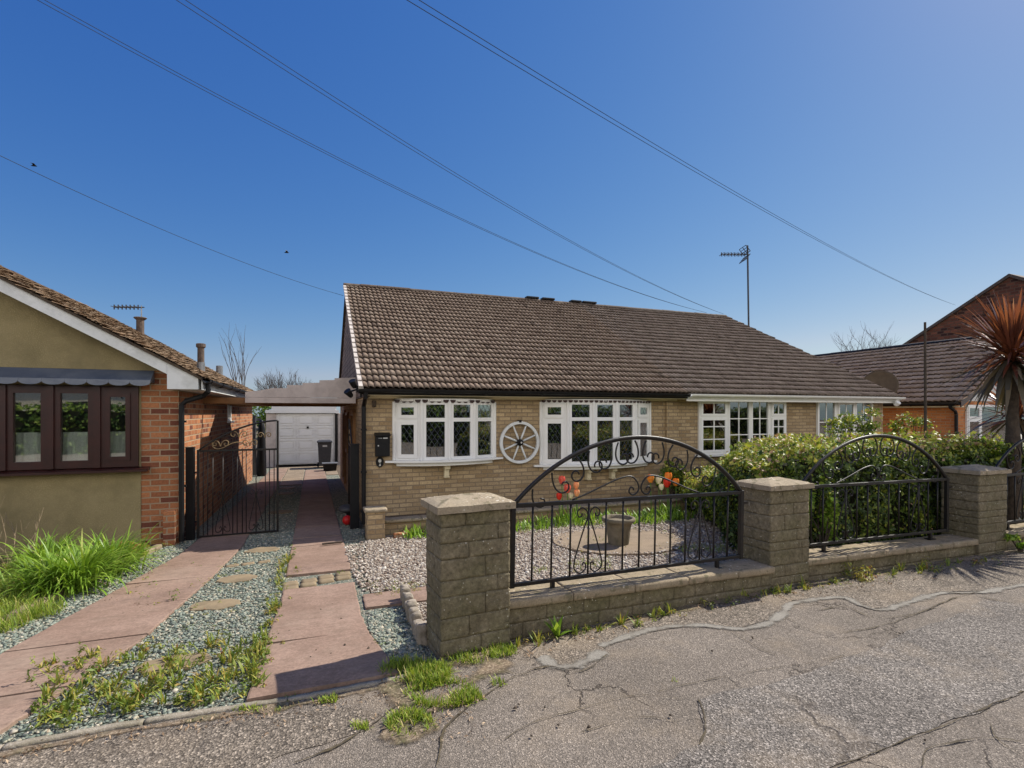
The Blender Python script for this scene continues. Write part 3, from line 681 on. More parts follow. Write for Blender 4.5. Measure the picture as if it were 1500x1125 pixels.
PROF = [(0, -.25), (.07, .8), (.16, 1.), (.5, .80), (.86, .22), (1., -.25)]
def tile_roof(name, O, U, S, left, right, L, pitch, gauge, m, parent, amp=.02, step=.022, prof=PROF, jit=.003, ragged=0., sag=.0):
    """interlocking tiles laid course by course; left/right give the field's limits at slope distance v"""
    O, U, S = np.array(O, float), np.array(U, float), np.array(S, float); N = np.cross(U, S)
    nP = len(prof); pf = np.array([p[0] for p in prof]); ph = np.array([p[1] for p in prof])*amp
    Vs, Fs, T = [], [], []; base = 0
    nc = int(math.ceil(L/gauge))
    for j in range(nc):
        v0 = j*gauge; v1 = min(L, (j+1)*gauge+.02)
        a, b = left(v0), right(v0)
        k0, k1 = int(math.floor(a/pitch)), int(math.ceil(b/pitch)); k = np.arange(k0, k1); n = len(k)
        if n == 0: continue
        u = np.clip((k[:, None]+pf[None, :])*pitch, a, b)
        dj = RNG.uniform(-jit, jit, n)[:, None]; dv = RNG.uniform(-ragged, ragged, n)[:, None]-.0
        sg = sag*np.sin(u*.9+j*.15)+sag*.6*np.sin(u*2.3+1.7)
        rows = []
        for (v, h) in ((v0+.045, ph*.9-.006), (v0, ph+step), (v1, ph*.9+.001)):
            hh = h[None, :]+dj+sg
            p = O+u[..., None]*U+(v+dv)[..., None]*S+hh[..., None]*N
            rows.append(p)
        P = np.stack(rows, 1)      # n, 3, nP, 3
        Vs.append(P.reshape(-1, 3))
        idx = base+np.arange(n*3*nP).reshape(n, 3, nP)
        for r in (0, 1):
            f = np.stack([idx[:, r, :-1], idx[:, r, 1:], idx[:, r+1, 1:], idx[:, r+1, :-1]], -1); Fs.append(f.reshape(-1, 4))
            T.append(np.repeat(np.clip(.5+RNG.normal(0, .2, n)+(-.45 if r == 0 else .06), 0, 1), nP-1))  # lip faces toned darker: shade under each course painted into the colour
        base += n*3*nP
    return np_mesh(name, np.concatenate(Vs), np.concatenate(Fs), m, parent, np.concatenate(T))
def ridge_run(name, a, b, r, m, parent, seg=.40, lift=0.):
    mb = MB(); a, b = V3(a), V3(b); d = (b-a); L = d.length; d.normalize(); n = int(L/seg)
    side = d.cross(V3((0, 0, 1))).normalized(); up = side.cross(d)
    for i in range(n):
        p0 = a+d*(i*L/n+.004); p1 = a+d*((i+1)*L/n-.004); dz = random.uniform(-.006, .006)+lift
        pts = [p0+side*(r*math.cos(t))+up*(r*.75*math.sin(t)+dz) for t in np.linspace(0, PI, 8)]
        pin = [p0+side*(r*.8*math.cos(t))+up*(r*.58*math.sin(t)+dz) for t in np.linspace(PI, 0, 8)]
        mb.extrude(pts+pin, p1-p0)
    return mb.build(name, m, parent)
def gutter(name, a, b, m, parent, r=.055, joints=True):
    """half-round channel from a to b with collars"""
    mb = MB(); a, b = V3(a), V3(b); d = (b-a); L = d.length; d.normalize(); s = d.cross(V3((0, 0, 1)))
    def prof(r, t):
        o = [s*(r*math.cos(q))+V3((0, 0, r*math.sin(q))) for q in np.linspace(PI, 2*PI, 9)]
        i = [s*((r-t)*math.cos(q))+V3((0, 0, (r-t)*math.sin(q))) for q in np.linspace(2*PI, PI, 9)]
        return o+i
    mb.extrude([a+p for p in prof(r, .006)], d*L)
    if joints:
        n = max(1, int(L/.95))
        for i in range(n+1):
            c = a+d*(L*i/n*.98+.01)
            mb.extrude([c+p for p in prof(r+.008, .012)], d*.03)
            mb.tube([c+s*(r-.01)+V3((0, 0, -.02)), c+s*(r+.05)+V3((0, 0, -.10))] if False else [c+V3((0, 0, -r)), c+V3((0, 0, -r-.012))], .012, 5)
    return mb.build(name, m, parent)
def glaze(O, U, N, u0, u1, z0, z1, parent, m='glass', name='pane', lattice=None, bars=None, off=-.012, lm='black_plastic'):
    mb = MB(); mb.obox(O, U, N, u0, u1, off-.006, off, z0, z1); p = mb.build(name, MAT[m], parent)
    if lattice:
        lw, lh = lattice; mb = MB(); O_, U_, N_ = V3(O), V3(U), V3(N); W, H = u1-u0, z1-z0
        def seg(a, b):
            # clip a line to the pane
            x0, y0 = a; x1, y1 = b; t0, t1 = 0., 1.
            for pp, q in ((-(x1-x0), x0), ((x1-x0), W-x0), (-(y1-y0), y0), ((y1-y0), H-y0)):
                if abs(pp) < 1e-9:
                    if q < 0: return
                    continue
                r = q/pp
                if pp < 0: t0 = max(t0, r)
                else: t1 = min(t1, r)
            if t0 >= t1: return
            A = [(x0+(x1-x0)*t, y0+(y1-y0)*t) for t in (t0, t1)]
            mb.tube([O_+U_*(u0+x)+N_*(off+.003)+V3((0, 0, z0+y)) for x, y in A], .0025, 4, flat=.7)
        n = int(W/lw+H/lh)+2
        for i in range(-n, n+1):
            seg((i*lw, 0), (i*lw+H*lw/lh, H)); seg((i*lw, 0), (i*lw-H*lw/lh, H))
        if mb.v: mb.build('leading', MAT['lead'], p, uv=False)
    if bars:
        mb = MB()
        for f in bars[0]: mb.obox(O, U, N, u0+(u1-u0)*f-.011, u0+(u1-u0)*f+.011, off, off+.009, z0, z1)
        for f in bars[1]: mb.obox(O, U, N, u0, u1, off+.0005, off+.0085, z0+(z1-z0)*f-.011, z0+(z1-z0)*f+.011)
        mb.build('glazing_bar', MAT['white_pvc'], p)
    return p
LAT = (.095, .135)
def bow_window(parent, x0, x1, zs, zt, Y, p, n, vents, brackets):
    """bow of n flat lights on an arc, with sill, head and corbels"""
    c = (x1-x0)/2; R = (c*c+p*p)/(2*p); cx, cy = (x0+x1)/2, Y-p+R; half = math.asin(c/R)
    pts = [(cx+R*math.sin(-half+2*half*i/n), cy-R*math.cos(-half+2*half*i/n)) for i in range(n+1)]
    fr = MB(); glz = []
    zm0, zm1 = 1.540, 1.605
    for i in range(n):
        a, b = V3((*pts[i], 0)), V3((*pts[i+1], 0)); U = (b-a).normalized(); N = V3((U.y, -U.x, 0)); W = (b-a).length
        g = .026
        fr.ring(a, U, N, g, W-g, zs, zt, .052, -.07, 0)
        fr.obox(a, U, N, g+.052, W-g-.052, -.07, 0, zm0, zm1)
        for (za, zb) in ((zs+.052, zm0), (zm1, zt-.052)):
            u0, u1 = g+.052, W-g-.052
            if i in vents:
                fr.ring(a, U, N, u0-.012, u1+.012, za-.012, zb+.012, .062, .002, .022)
                glz.append((a, U, N, u0+.045, u1-.045, za+.045, zb-.045, .006))
            else: glz.append((a, U, N, u0, u1, za, zb, -.02))
    for i in range(n+1):
        x, y = pts[i]; fr.prism([(x+.03*math.cos(t), y+.002+.03*math.sin(t)) for t in np.linspace(0, 2*PI, 8, endpoint=False)], zs+.001, zt-.001)
    f = fr.build('window', MAT['white_pvc'], parent)
    for (a, U, N, u0, u1, za, zb, off) in glz: glaze(a, U, N, u0, u1, za, zb, f, lattice=LAT, off=off)
    def arc(r, ext): return [(cx+(R+r)*math.sin(t), cy-(R+r)*math.cos(t)) for t in np.linspace(-half-ext, half+ext, 17)]
    s = MB(); o = arc(.075, .0); s.prism([(x0-.15, Y-.001), (x0-.15, Y-.045)]+o[1:-1]+[(x1+.15, Y-.045), (x1+.15, Y-.001)], zs-.036, zs-.002)
    s.build('sill', MAT['white_pvc'], f)
    s = MB(); o = arc(-.01, 0.); s.prism([(x0, Y+.03)]+o[1:-1]+[(x1, Y+.03)], zs-.10, zs-.037); s.build('apron', MAT['white_pvc'], f)
    s = MB(); o = arc(.012, 0.); s.prism([(x0, Y+.06)]+o[1:-1]+[(x1, Y+.06)], zt+.002, zt+.05); s.build('head', MAT['white_pvc'], f)
    t = MB()
    for i in range(n):
        a, b = V3((*pts[i], 0)), V3((*pts[i+1], 0)); U = (b-a).normalized(); N = V3((U.y, -U.x, 0)); W = (b-a).length; k = max(2, int(round(W/.112)))
        for j in range(k):
            u = (j+.5)*W/k; r = W/k*.43
            t.extrude([tuple(a+U*(u+r*math.cos(q))+N*.016+V3((0, 0, zt+.030+r*1.05*math.sin(q)))) for q in np.linspace(PI, 2*PI, 9)], N*.008)
    t.build('scalloped_trim', MAT['brown_upvc'], f)
    for bx in brackets:
        t = MB(); dy = p*.8
        t.prism([(bx-.05, Y), (bx+.05, Y), (bx+.05, Y-dy*.72), (bx-.05, Y-dy*.72)], zs-.175, zs-.102)
        t.prism([(bx-.042, Y), (bx+.042, Y), (bx+.042, Y-dy*.45), (bx-.042, Y-dy*.45)], zs-.30, zs-.177)
        t.prism([(bx-.048, Y), (bx+.048, Y), (bx+.048, Y-dy*.5), (bx-.048, Y-dy*.5)], zs-.325, zs-.302)
        t.build('corbel', MAT['cream'], f, bevel=.006)
    return f
def flat_window(parent, O, U, N, lights, z0, z1, mat='white_pvc', glassm='glass', fw=.05, zm=None, out=.02):
    """row of lights; each light is (u0, u1, kind) with kind fixed, vent (split at zm) or both sashes"""
    fr = MB(); G = []
    for (u0, u1, kind, bars) in lights:
        fr.ring(O, U, N, u0+.001, u1-.001, z0, z1, fw, -.06, out)
        a, b, c, d = u0+fw, u1-fw, z0+fw, z1-fw
        if kind == 'vent':
            fr.obox(O, U, N, a, b, -.06, out-.001, zm-.03, zm+.03)
            for (e, g, br) in ((c, zm-.03, bars[0]), (zm+.03, d, bars[1])):
                fr.ring(O, U, N, a-.01, b+.01, e-.01, g+.01, .05, out+.001, out+.018); G.append((a+.035, b-.035, e+.035, g-.035, br, out))
        elif kind == 'sash':
            fr.ring(O, U, N, a-.01, b+.01, c-.01, d+.01, .055, out+.001, out+.018); G.append((a+.04, b-.04, c+.04, d-.04, bars, out))
        else: G.append((a, b, c, d, bars, -.01))
    f = fr.build('window', MAT[mat], parent)
    for (a, b, c, d, br, off) in G: glaze(O, U, N, a, b, c, d, f, glassm, bars=br, off=off)
    return f
X1, Y1 = V3((1, 0, 0)), V3((0, 1, 0)); NX, NY = -X1, -Y1

# ---------------------------------------------------------------- the pair of bungalows
YF, YE, YR, YB = 8.95, 8.62, 13.3, 17.6
ZE, ZR = 2.10, 4.80
XA, XM, XB = .80, 7.13, 13.50
PIT = math.atan2(ZR-ZE, YR-YE); cS, sS = math.cos(PIT), math.sin(PIT); LS = math.hypot(ZR-ZE, YR-YE)
A = thing('bungalow', 'buff brick bungalow with two white bow windows and black gutter', 'house', (XA, YF, -.22))
B = thing('bungalow', 'attached buff brick bungalow behind the hedge with white gutter and Georgian bar windows', 'house', (XM, YF, -.22))
ZT = 1.96
BW1, BW2 = (1.27, 3.08, .885), (4.0, 6.45, .715)
mb = MB()
wall_panel(mb, (XA, YF, 0), X1, NY, XM-XA, -.4, ZT, [(BW1[0]-XA, BW1[1]-XA, BW1[2]-.06, 1.93), (BW2[0]-XA, BW2[1]-XA, BW2[2]-.06, 1.93)])
wall_panel(mb, (XA, YB, 0), -Y1, NX, YB-YF-.121, -.6, ZT-.002, [(2.2, 3.1, -.2, 1.75), (3.6, 4.3, .7, 1.7), (5.6, 6.5, .7, 1.7)], .12)
mb.box(XA+.001, XM, YB, YB+.12, -.6, ZT)
mb.build('wall', MAT['buff_brick'], A)
mb = MB()      # pilaster at the party wall and the infilled vent
mb.box(6.83, XM-.002, YF-.055, YF-.002, -.4, ZT-.035); mb.build('brick_pier', MAT['buff_brick'], A)
mb = MB(); mb.box(2.88, 3.21, YF-.006, YF-.001, .34, .63); mb.build('brick_infill', MAT['buff_brick'], A)
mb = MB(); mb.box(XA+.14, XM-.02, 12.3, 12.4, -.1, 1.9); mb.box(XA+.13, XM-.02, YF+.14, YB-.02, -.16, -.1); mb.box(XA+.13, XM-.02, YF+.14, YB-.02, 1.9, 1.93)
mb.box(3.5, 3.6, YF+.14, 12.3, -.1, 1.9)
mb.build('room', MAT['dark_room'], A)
mb = MB()      # upper gable, hung with brown tiles
mb.extrude([(XA-.03, YF-.1, ZT), (XA-.03, YR, ZR-.10), (XA-.03, YB+.1, ZT)], (.10, 0, 0)); mb.build('gable', MAT['tile_hung'], A)
bow_window(A, *BW1[:2], BW1[2], 1.885, YF, .24, 4, (0,), (2.17,))
bow_window(A, *BW2[:2], BW2[2], 1.90, YF, .30, 5, (0, 4), (4.98, 5.52))
# side wall joinery, seen obliquely down the drive
for y0, y1, z0, z1 in ((YB-4.3, YB-3.6, .7, 1.7), (YB-6.5, YB-5.6, .7, 1.7)):
    mb = MB(); mb.ring((XA-.03, y0, 0), Y1, NX, 0, y1-y0, z0, z1, .07, -.06, .02); f = mb.build('window', MAT['wood_brown'], A)
    glaze((XA-.02, y0, 0), Y1, NX, .07, y1-y0-.07, z0+.07, z1-.07, f)
mb = MB(); mb.ring((XA-.03, YB-3.1, 0), Y1, NX, 0, .9, -.2, 1.75, .08, -.06, .02); mb.box(XA+.0, XA+.04, YB-3.02, YB-2.28, -.18, 1.67); mb.build('door', MAT['wood_brown'], A)
def roof_slab(mb, x0, x1, xr0=None, xr1=None):
    """front and back slopes under the tiles; ridge may be shorter than the eaves"""
    xr0 = x0 if xr0 is None else xr0; xr1 = x1 if xr1 is None else xr1; d = .05
    ye2 = 2*YR-YE
    top = [(x0, YE, ZE-.02), (x1, YE, ZE-.02), (xr1, YR, ZR-.02), (xr0, YR, ZR-.02), (x0, ye2, ZE-.02), (x1, ye2, ZE-.02)]
    bot = [(x, y, z-d) for x, y, z in top]
    mb.add(top+bot, [(0, 1, 2, 3), (3, 2, 5, 4), (7, 6, 9, 8), (8, 9, 10, 11), (0, 6, 7, 1), (4, 5, 11, 10), (0, 3, 9, 6), (3, 4, 10, 9), (1, 7, 8, 2), (2, 8, 11, 5)])
mb = MB(); roof_slab(mb, XA-.085, XM); ra = mb.build('roof', MAT['bark'], A)
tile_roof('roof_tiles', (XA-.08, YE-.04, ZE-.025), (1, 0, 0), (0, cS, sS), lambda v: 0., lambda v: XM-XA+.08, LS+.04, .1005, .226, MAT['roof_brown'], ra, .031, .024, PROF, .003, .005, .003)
mb = MB()
for j in range(24):     # pale mortared verge, one block per course
    v = j*.226; O_ = V3((XA-.135, YE-.04+v*cS, ZE-.02+v*sS)); d = V3((0, cS, sS)); nn = V3((0, -sS, cS))
    mb.extrude([O_-nn*.02, O_+nn*(.042+random.uniform(0, .006)), O_+d*.218+nn*.024, O_+d*.218-nn*.02], (.075, 0, 0))
mb.build('verge', MAT['verge'], ra)
mb = MB(); mb.extrude([(XA-.11, YE-.02, ZE-.16), (XA-.11, YE-.02, ZE-.03), (XA-.11, YR, ZR-.02), (XA-.11, YR, ZR-.16)], (.03, 0, 0)); mb.build('bargeboard', MAT['black_paint'], A)
ridge_run('ridge_tile', (XA-.13, YR, ZR-.01), (XM, YR, ZR-.01), .10, MAT['roof_brown'], ra)
for xa, xb in ((770, 789), (793, 812), (835, 851), (852, 873)):
    p, q = at(xa, 440, YR), at(xb, 443, YR); mb = MB(); mb.box(p.x, q.x-.02, YR-.10, YR+.10, ZR+.055, ZR+.115)
    mb.build('ridge_vent', MAT['black_plastic'], ra, bevel=.02)
mb = MB(); mb.box(XA-.09, XM-.01, YE-.012, YE+.012, ZE-.115, ZE-.022); mb.build('fascia', MAT['black_paint'], A)
gutter('gutter', (XA-.14, YE-.075, ZE-.03), (XM-.02, YE-.075, ZE-.03), MAT['black_plastic'], A, .058)
mb = MB(); mb.box(XA-.02, XM-.012, YE+.013, YF-.022, ZE-.125, ZE-.115); mb.box(XA+.06, XM-.012, YF-.022, YF-.002, ZE-.165, ZE-.112); mb.build('soffit', MAT['cream'], A)
mb = MB(); mb.tube([(XA-.03, YE-.075, ZE-.06), (XA-.03, YE-.06, ZE-.16), (XA-.03, YF-.06, ZE-.30), (XA-.03, YF-.06, -.15)], .036, 10)
for z in (1.4, .7, .05): mb.box(XA-.075, XA+.015, YF-.10, YF-.0, z, z+.03)
mb.build('downpipe', MAT['black_plastic'], A)
mb = MB()
for (px, py, dx) in ((518, 563, -.4), (512, 577, -.7)):   # twin floodlights on the corner
    p = at(px, py, 8.7); mb.M = Matrix.Translation(p) @ Matrix.Rotation(dx, 4, 'Y') @ Matrix.Rotation(.5, 4, 'X'); mb.lathe([(.03, 0), (.04, .02), (.055, .10), (.06, .13), (.05, .135)], (0, 0, -.06), 12)
mb.M = None; p = at(524, 570, 8.75); mb.tube([at(518, 566, 8.7), p, at(512, 574, 8.7)], .014, 6); mb.box(p.x-.02, XA-.034, p.y-.05, p.y+.05, p.z-.05, p.z+.05)
mb.build('floodlight', MAT['black_plastic'], A)
mb = MB(); p = at(548, 592, YF); mb.box(p.x-.03, p.x+.03, YF-.05, YF-.001, p.z-.05, p.z+.06); mb.build('sensor', MAT['bark'], A, bevel=.01)

# right half
W1 = [(7.67, 8.45), (8.455, 9.10), (9.105, 9.66), (9.665, 10.16)]
W2 = [(11.16, 11.78), (11.785, 12.43), (12.435, 13.06)]
mb = MB()
wall_panel(mb, (XM, YF, 0), X1, NY, XB-XM, -.4, ZT+.04, [(W1[0][0]-XM, W1[-1][1]-XM, .80, ZT+.02), (W2[0][0]-XM, W2[-1][1]-XM, .95, ZT+.02)])
wall_panel(mb, (XB, YF+.121, 0), Y1, X1, YB-YF-.121, -.5, ZT); mb.box(XM, XB-.001, YB, YB+.12, -.6, ZT)
mb.build('wall', MAT['buff_brick'], B)
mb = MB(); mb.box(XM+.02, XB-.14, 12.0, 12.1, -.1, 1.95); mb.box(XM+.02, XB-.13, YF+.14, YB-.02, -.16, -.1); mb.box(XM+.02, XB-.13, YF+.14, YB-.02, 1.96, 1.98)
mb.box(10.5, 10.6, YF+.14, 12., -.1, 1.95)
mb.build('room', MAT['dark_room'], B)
gb2, gb3 = ([.5], [.5]), ([.5], [.25, .5, .75])
f = flat_window(B, (0, YF-.03, 0), X1, NY, [(*W1[0], 'vent', (([.5], [.36, .78]), ([.5], []))), (*W1[1], 'fixed', ([.5], [.33, .66])), (*W1[2], 'fixed', ([.5], [.33, .66])), (*W1[3], 'vent', (([.5], [.36, .75]), ([.5], [])))], .80, ZT+.015, zm=1.60)
mb = MB(); mb.box(W1[0][0]-.08, W1[-1][1]+.08, YF-.12, YF-.001, .755, .798); mb.build('sill', MAT['white_pvc'], f)
f = flat_window(B, (0, YF-.03, 0), X1, NY, [(*W2[0], 'fixed', ([.5], [.5])), (*W2[1], 'vent', (([.5], [.5]), ([.5], []))), (*W2[2], 'fixed', ([.5], [.5]))], .95, ZT+.015, zm=1.58)
mb = MB(); mb.box(W2[0][0]-.08, W2[-1][1]+.08, YF-.12, YF-.001, .905, .948); mb.build('sill', MAT['white_pvc'], f)
XRB = at(1062, 462, YR).x; XEB = XB+.10
mb = MB(); roof_slab(mb, XM, XEB, XM, XRB); rb = mb.build('roof', MAT['bark'], B)
rk = (XEB-XRB)/LS
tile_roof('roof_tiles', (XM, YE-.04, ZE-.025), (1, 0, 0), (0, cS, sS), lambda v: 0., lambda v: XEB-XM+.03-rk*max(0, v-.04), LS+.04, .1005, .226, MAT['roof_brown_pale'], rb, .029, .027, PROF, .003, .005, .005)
mb = MB(); mb.add([(XEB+.012, YE+.03, ZE-.02), (XEB+.012, 2*YR-YE-.03, ZE-.02), (XRB+.012, YR, ZR-.03), (XEB-.06, YE+.03, ZE-.06), (XEB-.06, 2*YR-YE-.03, ZE-.06), (XRB-.06, YR, ZR-.08)], [(0, 1, 2), (3, 5, 4), (0, 2, 5, 3), (1, 4, 5, 2), (0, 3, 4, 1)]); mb.build('gable', MAT['tile_hung'], B)
ridge_run('ridge_tile', (XM, YR, ZR-.01), (XRB, YR, ZR-.01), .10, MAT['roof_brown_pale'], rb)
mb = MB(); mb.box(XM+.005, XEB, YE-.012, YE+.012, ZE-.115, ZE-.022); mb.build('fascia', MAT['white_pvc'], B)
gutter('gutter', (XM+.01, YE-.075, ZE-.03), (XEB+.05, YE-.075, ZE-.03), MAT['white_pvc'], B, .055)
mb = MB(); mb.box(XM+.002, XEB, YE+.013, YF-.002, ZE-.125, ZE-.115); mb.box(XM+.002, XEB, YE+.014, YE+.05, ZE-.17, ZE-.127); mb.build('soffit', MAT['white_pvc'], B)
mb = MB(); p = at(1313, 592, YE-.05); mb.M = Matrix.Translation(p) @ Matrix.Rotation(.7, 4, 'X'); mb.lathe([(.03, -.05), (.06, -.02), (.07, .06), (.06, .075)], (0, 0, 0), 12); mb.M = None; mb.tube([p, p+V3((0, .15, .12))], .02, 6); mb.build('floodlight', MAT['white_pvc'], B)

# wall-hung things on the left bungalow
t = thing('post_box', 'black metal post box screwed to the buff brick beside the bow window', 'post box', (1.073, YF, 0.97))
mb = MB(); mb.box(.955, 1.19, YF-.11, YF-.002, .965, 1.30); mb.build('box', MAT['black_paint'], t, bevel=.008)
mb = MB(); mb.extrude([(.945, YF-.003, 1.302), (.945, YF-.135, 1.302), (.945, YF-.135, 1.318), (.945, YF-.003, 1.362)], (.255, 0, 0)); mb.build('lid', MAT['black_paint'], t, bevel=.004)
mb = MB(); mb.box(1.0, 1.065, YF-.1135, YF-.1105, 1.262, 1.276); mb.build('lettering', MAT['steel'], t)
mb = MB(); mb.box(1.08, 1.15, YF-.1145, YF-.1105, 1.260, 1.279); mb.build('name_slot', MAT['letter'], t)
mb = MB(); mb.lathe([(.012, 0), (.012, .006)], (0, 0, 0), 10); mb.v = [(1.0+x, YF-.1105-z, 1.145+y) for x, y, z in mb.v]; mb.build('lock', MAT['letter'], t)
t = thing('wall_plaque', 'small oval black plaque below the post box', 'plaque', (1.035, YF, .83))
mb = MB(); mb.extrude([(1.035+.065*math.cos(a), YF-.002, .865+.09*math.sin(a)) for a in np.linspace(0, 2*PI, 24, endpoint=False)], (0, -.02, 0)); mb.build('plate', MAT['black_paint'], t)
mb = MB(); mb.extrude([(1.035+.026*math.cos(a), YF-.023, .885+.03*math.sin(a)) for a in np.linspace(0, 2*PI, 12, endpoint=False)], (0, -.004, 0)); mb.extrude([(1.018, YF-.023, .80), (1.052, YF-.023, .80), (1.04, YF-.023, .85)], (0, -.004, 0)); mb.build('motif', MAT['letter'], t)
wc = at(761, 648, YF-.05); wr = .39
t = thing('wagon_wheel', 'white eight-spoked wooden wagon wheel hung between the bow windows', 'wheel', (wc.x, YF, wc.z))
mb = MB(); n = 48
for (r0, r1) in ((wr-.052, wr),):
    P = []; F = []
    for i in range(n):
        a = 2*PI*i/n
        for (r, y) in ((r0, -.03), (r1, -.03), (r1, -.085), (r0, -.085)): P.append((wc.x+r*math.cos(a), YF+y, wc.z+r*math.sin(a)))
    for i in range(n):
        for k in range(4): F.append((i*4+k, i*4+(k+1) % 4, ((i+1) % n)*4+(k+1) % 4, ((i+1) % n)*4+k))
    mb.add(P, F)
mb.build('rim', MAT['white_wood'], t, bevel=.006)
for i in range(8):
    mb = MB(); a = PI/8*(2*i+1); d = V3((math.cos(a), 0, math.sin(a))); c = V3((wc.x, YF-.06, wc.z))
    mb.tube([c+d*.05, c+d*.12, c+d*.25, c+d*(wr-.05)], [.015, .019, .017, .013], 8); mb.build('spoke', MAT['white_wood'], t, smooth=True)
mb = MB(); mb.lathe([(.062, .02), (.066, .06), (.055, .11), (.04, .115), (.036, .14)], (0, 0, 0), 16); mb.v = [(wc.x+x, YF-z, wc.z+y) for x, y, z in mb.v]; mb.build('hub', MAT['black_paint'], t)
mb = MB(); mb.lathe([(.018, .14), (.018, .15)], (0, 0, 0), 10); mb.v = [(wc.x+x, YF-z, wc.z+y) for x, y, z in mb.v]; mb.build('hub_cap', MAT['letter'], t)
mb = MB(); mb.box(wc.x-.022, wc.x+.022, YF-.10, YF-.002, wc.z+wr-.02, wc.z+wr+.025); mb.build('hook', MAT['black_iron'], t)

# carport between the houses
t = thing('carport', 'grey-brown boarded carport front with a stepped top spanning the drive', 'carport', (-.2, 10.55, 0))
pts = [(-1.17, 2.065), (-.95, 2.085)]
st = [(380, 572), (398, 568.5), (420, 568.5), (420, 564), (443, 564), (443, 561), (468, 560.5), (468, 557), (490, 556.5), (490, 554), (521, 553)]
pts = [(at(x, y, 10.55).x, at(x, y, 10.55).z) for x, y in [(359, 574)]+st]
mb = MB(); zm = 1.975
low = [(-1.17, 1.875), (.765, 1.875), (.765, zm), (-1.17, zm)]
mb.extrude([(x, 10.55, z) for x, z in low], (0, .03, 0)); mb.build('lower_board', MAT['carport_board'], t)
mb = MB(); mb.extrude([(-1.17, 10.556, zm+.004), (.765, 10.556, zm+.004)]+[(x, 10.556, z) for x, z in pts[::-1]], (0, .03, 0)); mb.build('upper_board', MAT['carport_board'], t)
mb = MB(); mb.add([(-1.15, 10.6, 2.0), (.76, 10.6, 2.22), (.76, 15.6, 2.22), (-1.15, 15.6, 2.0), (-1.15, 10.6, 1.985), (.76, 10.6, 2.205), (.76, 15.6, 2.205), (-1.15, 15.6, 1.985)], [(0, 1, 2, 3), (7, 6, 5, 4), (0, 4, 5, 1), (1, 5, 6, 2), (2, 6, 7, 3), (3, 7, 4, 0)]); mb.build('sheet', MAT['carport_board'], t)
mb = MB()
for y in (10.62, 12.2, 13.8, 15.5): mb.box(-1.85, .76, y, y+.05, 1.86, 1.97)
mb.build('joist', MAT['wood_brown'], t)

# ---------------------------------------------------------------- left neighbour
YL = 8.85; XL = -1.85
LH = thing('bungalow', 'rendered and red brick bungalow with brown windows left of the drive', 'house', (XL, YL, -.22))
LX = [-4.88, -4.345, -3.84, -3.335, -2.815, -2.335]
mb = MB(); wall_panel(mb, (-2.315, YL, 0), X1, NY, .465, -.5, 2.42); wall_panel(mb, (XL, YL+.121, 0), Y1, X1, 9.6, -.7, 2.25, [(4.429, 4.929, 1.50, 2.06)])
mb.build('wall', MAT['red_brick'], LH)
mb = MB(); wall_panel(mb, (-9.4, YL-.012, 0), X1, NY, 9.4-2.316, -.5, 2.30, [(9.4+LX[0], 9.4+LX[-1], .92, 2.07)])
mb.extrude([(-9.4, YL-.011, 2.302), (-2.10, YL-.011, 2.302), (-2.10, YL-.011, 2.36), (-5.6, YL-.011, 4.34)], (0, .1, 0))
mb.build('render', MAT['render'], LH)
mb = MB(); mb.extrude([(-2.098, YL-.001, 2.30), (XL, YL-.001, 2.30), (XL, YL-.001, 2.33), (-2.098, YL-.001, 2.46)], (0, .1, 0)); mb.build('brick_gable', MAT['red_brick'], LH)
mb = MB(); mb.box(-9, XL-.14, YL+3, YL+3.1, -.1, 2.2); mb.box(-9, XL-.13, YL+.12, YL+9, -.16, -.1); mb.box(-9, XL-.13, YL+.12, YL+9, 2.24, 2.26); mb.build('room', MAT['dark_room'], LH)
sl_ = (3.536-2.264)/(3.867-1.571)
mb = MB()
def bz(x): return 2.264+sl_*(-1.571-x)
mb.extrude([(-5.6, 8.56, bz(-5.6)-.03), (-1.935, 8.56, bz(-1.935)-.03), (-1.935, 8.56, bz(-1.935)-.225), (-5.6, 8.56, bz(-5.6)-.225)], (0, .03, 0))
mb.extrude([(-5.6, 8.56, bz(-5.6)-.03), (-5.6, 8.56, bz(-5.6)-.225), (-9.4, 8.56, bz(-5.6)-.225-sl_*3.8), (-9.4, 8.56, bz(-5.6)-.03-sl_*3.8)], (0, .03, 0))
mb.extrude([(-1.932, 8.558, bz(-1.932)-.03), (-1.55, 8.558, bz(-1.55)-.03), (-1.55, 8.558, 2.03), (-1.932, 8.558, 2.03)], (0, .29, 0))
mb.build('bargeboard', MAT['white_wood'], LH)
XLE = -1.50; aL = math.atan(sl_); cL, sL = math.cos(aL), math.sin(aL); XLR = -5.6; LLs = (XLE-XLR)/cL
mb = MB()
zt_ = bz(XLE); zr_ = bz(XLR)
for d in (0,):
    top = [(XLE, 8.53, zt_-.025), (XLE, 18.9, zt_-.025), (XLR, 18.9, zr_-.025), (XLR, 8.53, zr_-.025), (2*XLR-XLE, 8.53, zt_-.025), (2*XLR-XLE, 18.9, zt_-.025)]
    bot = [(x, y, z-.04) for x, y, z in top]
    mb.add(top+bot, [(0, 1, 2, 3), (3, 2, 5, 4), (9, 8, 7, 6), (10, 11, 8, 9), (0, 6, 7, 1), (4, 5, 11, 10), (0, 3, 9, 6), (3, 4, 10, 9), (1, 7, 8, 2), (2, 8, 11, 5)])
rl = mb.build('roof', MAT['bark'], LH)
tile_roof('roof_tiles', (XLE+.04, 8.50, zt_-.03-.04*sl_), (0, 1, 0), (-cL, 0, sL), lambda v: 0., lambda v: 10.42, LLs+.04, .165, .105, MAT['roof_orange'], rl, .006, .026, [(0, 0), (.05, 1), (.5, .5), (.95, 1), (1, 0)], .012, .014, .014)
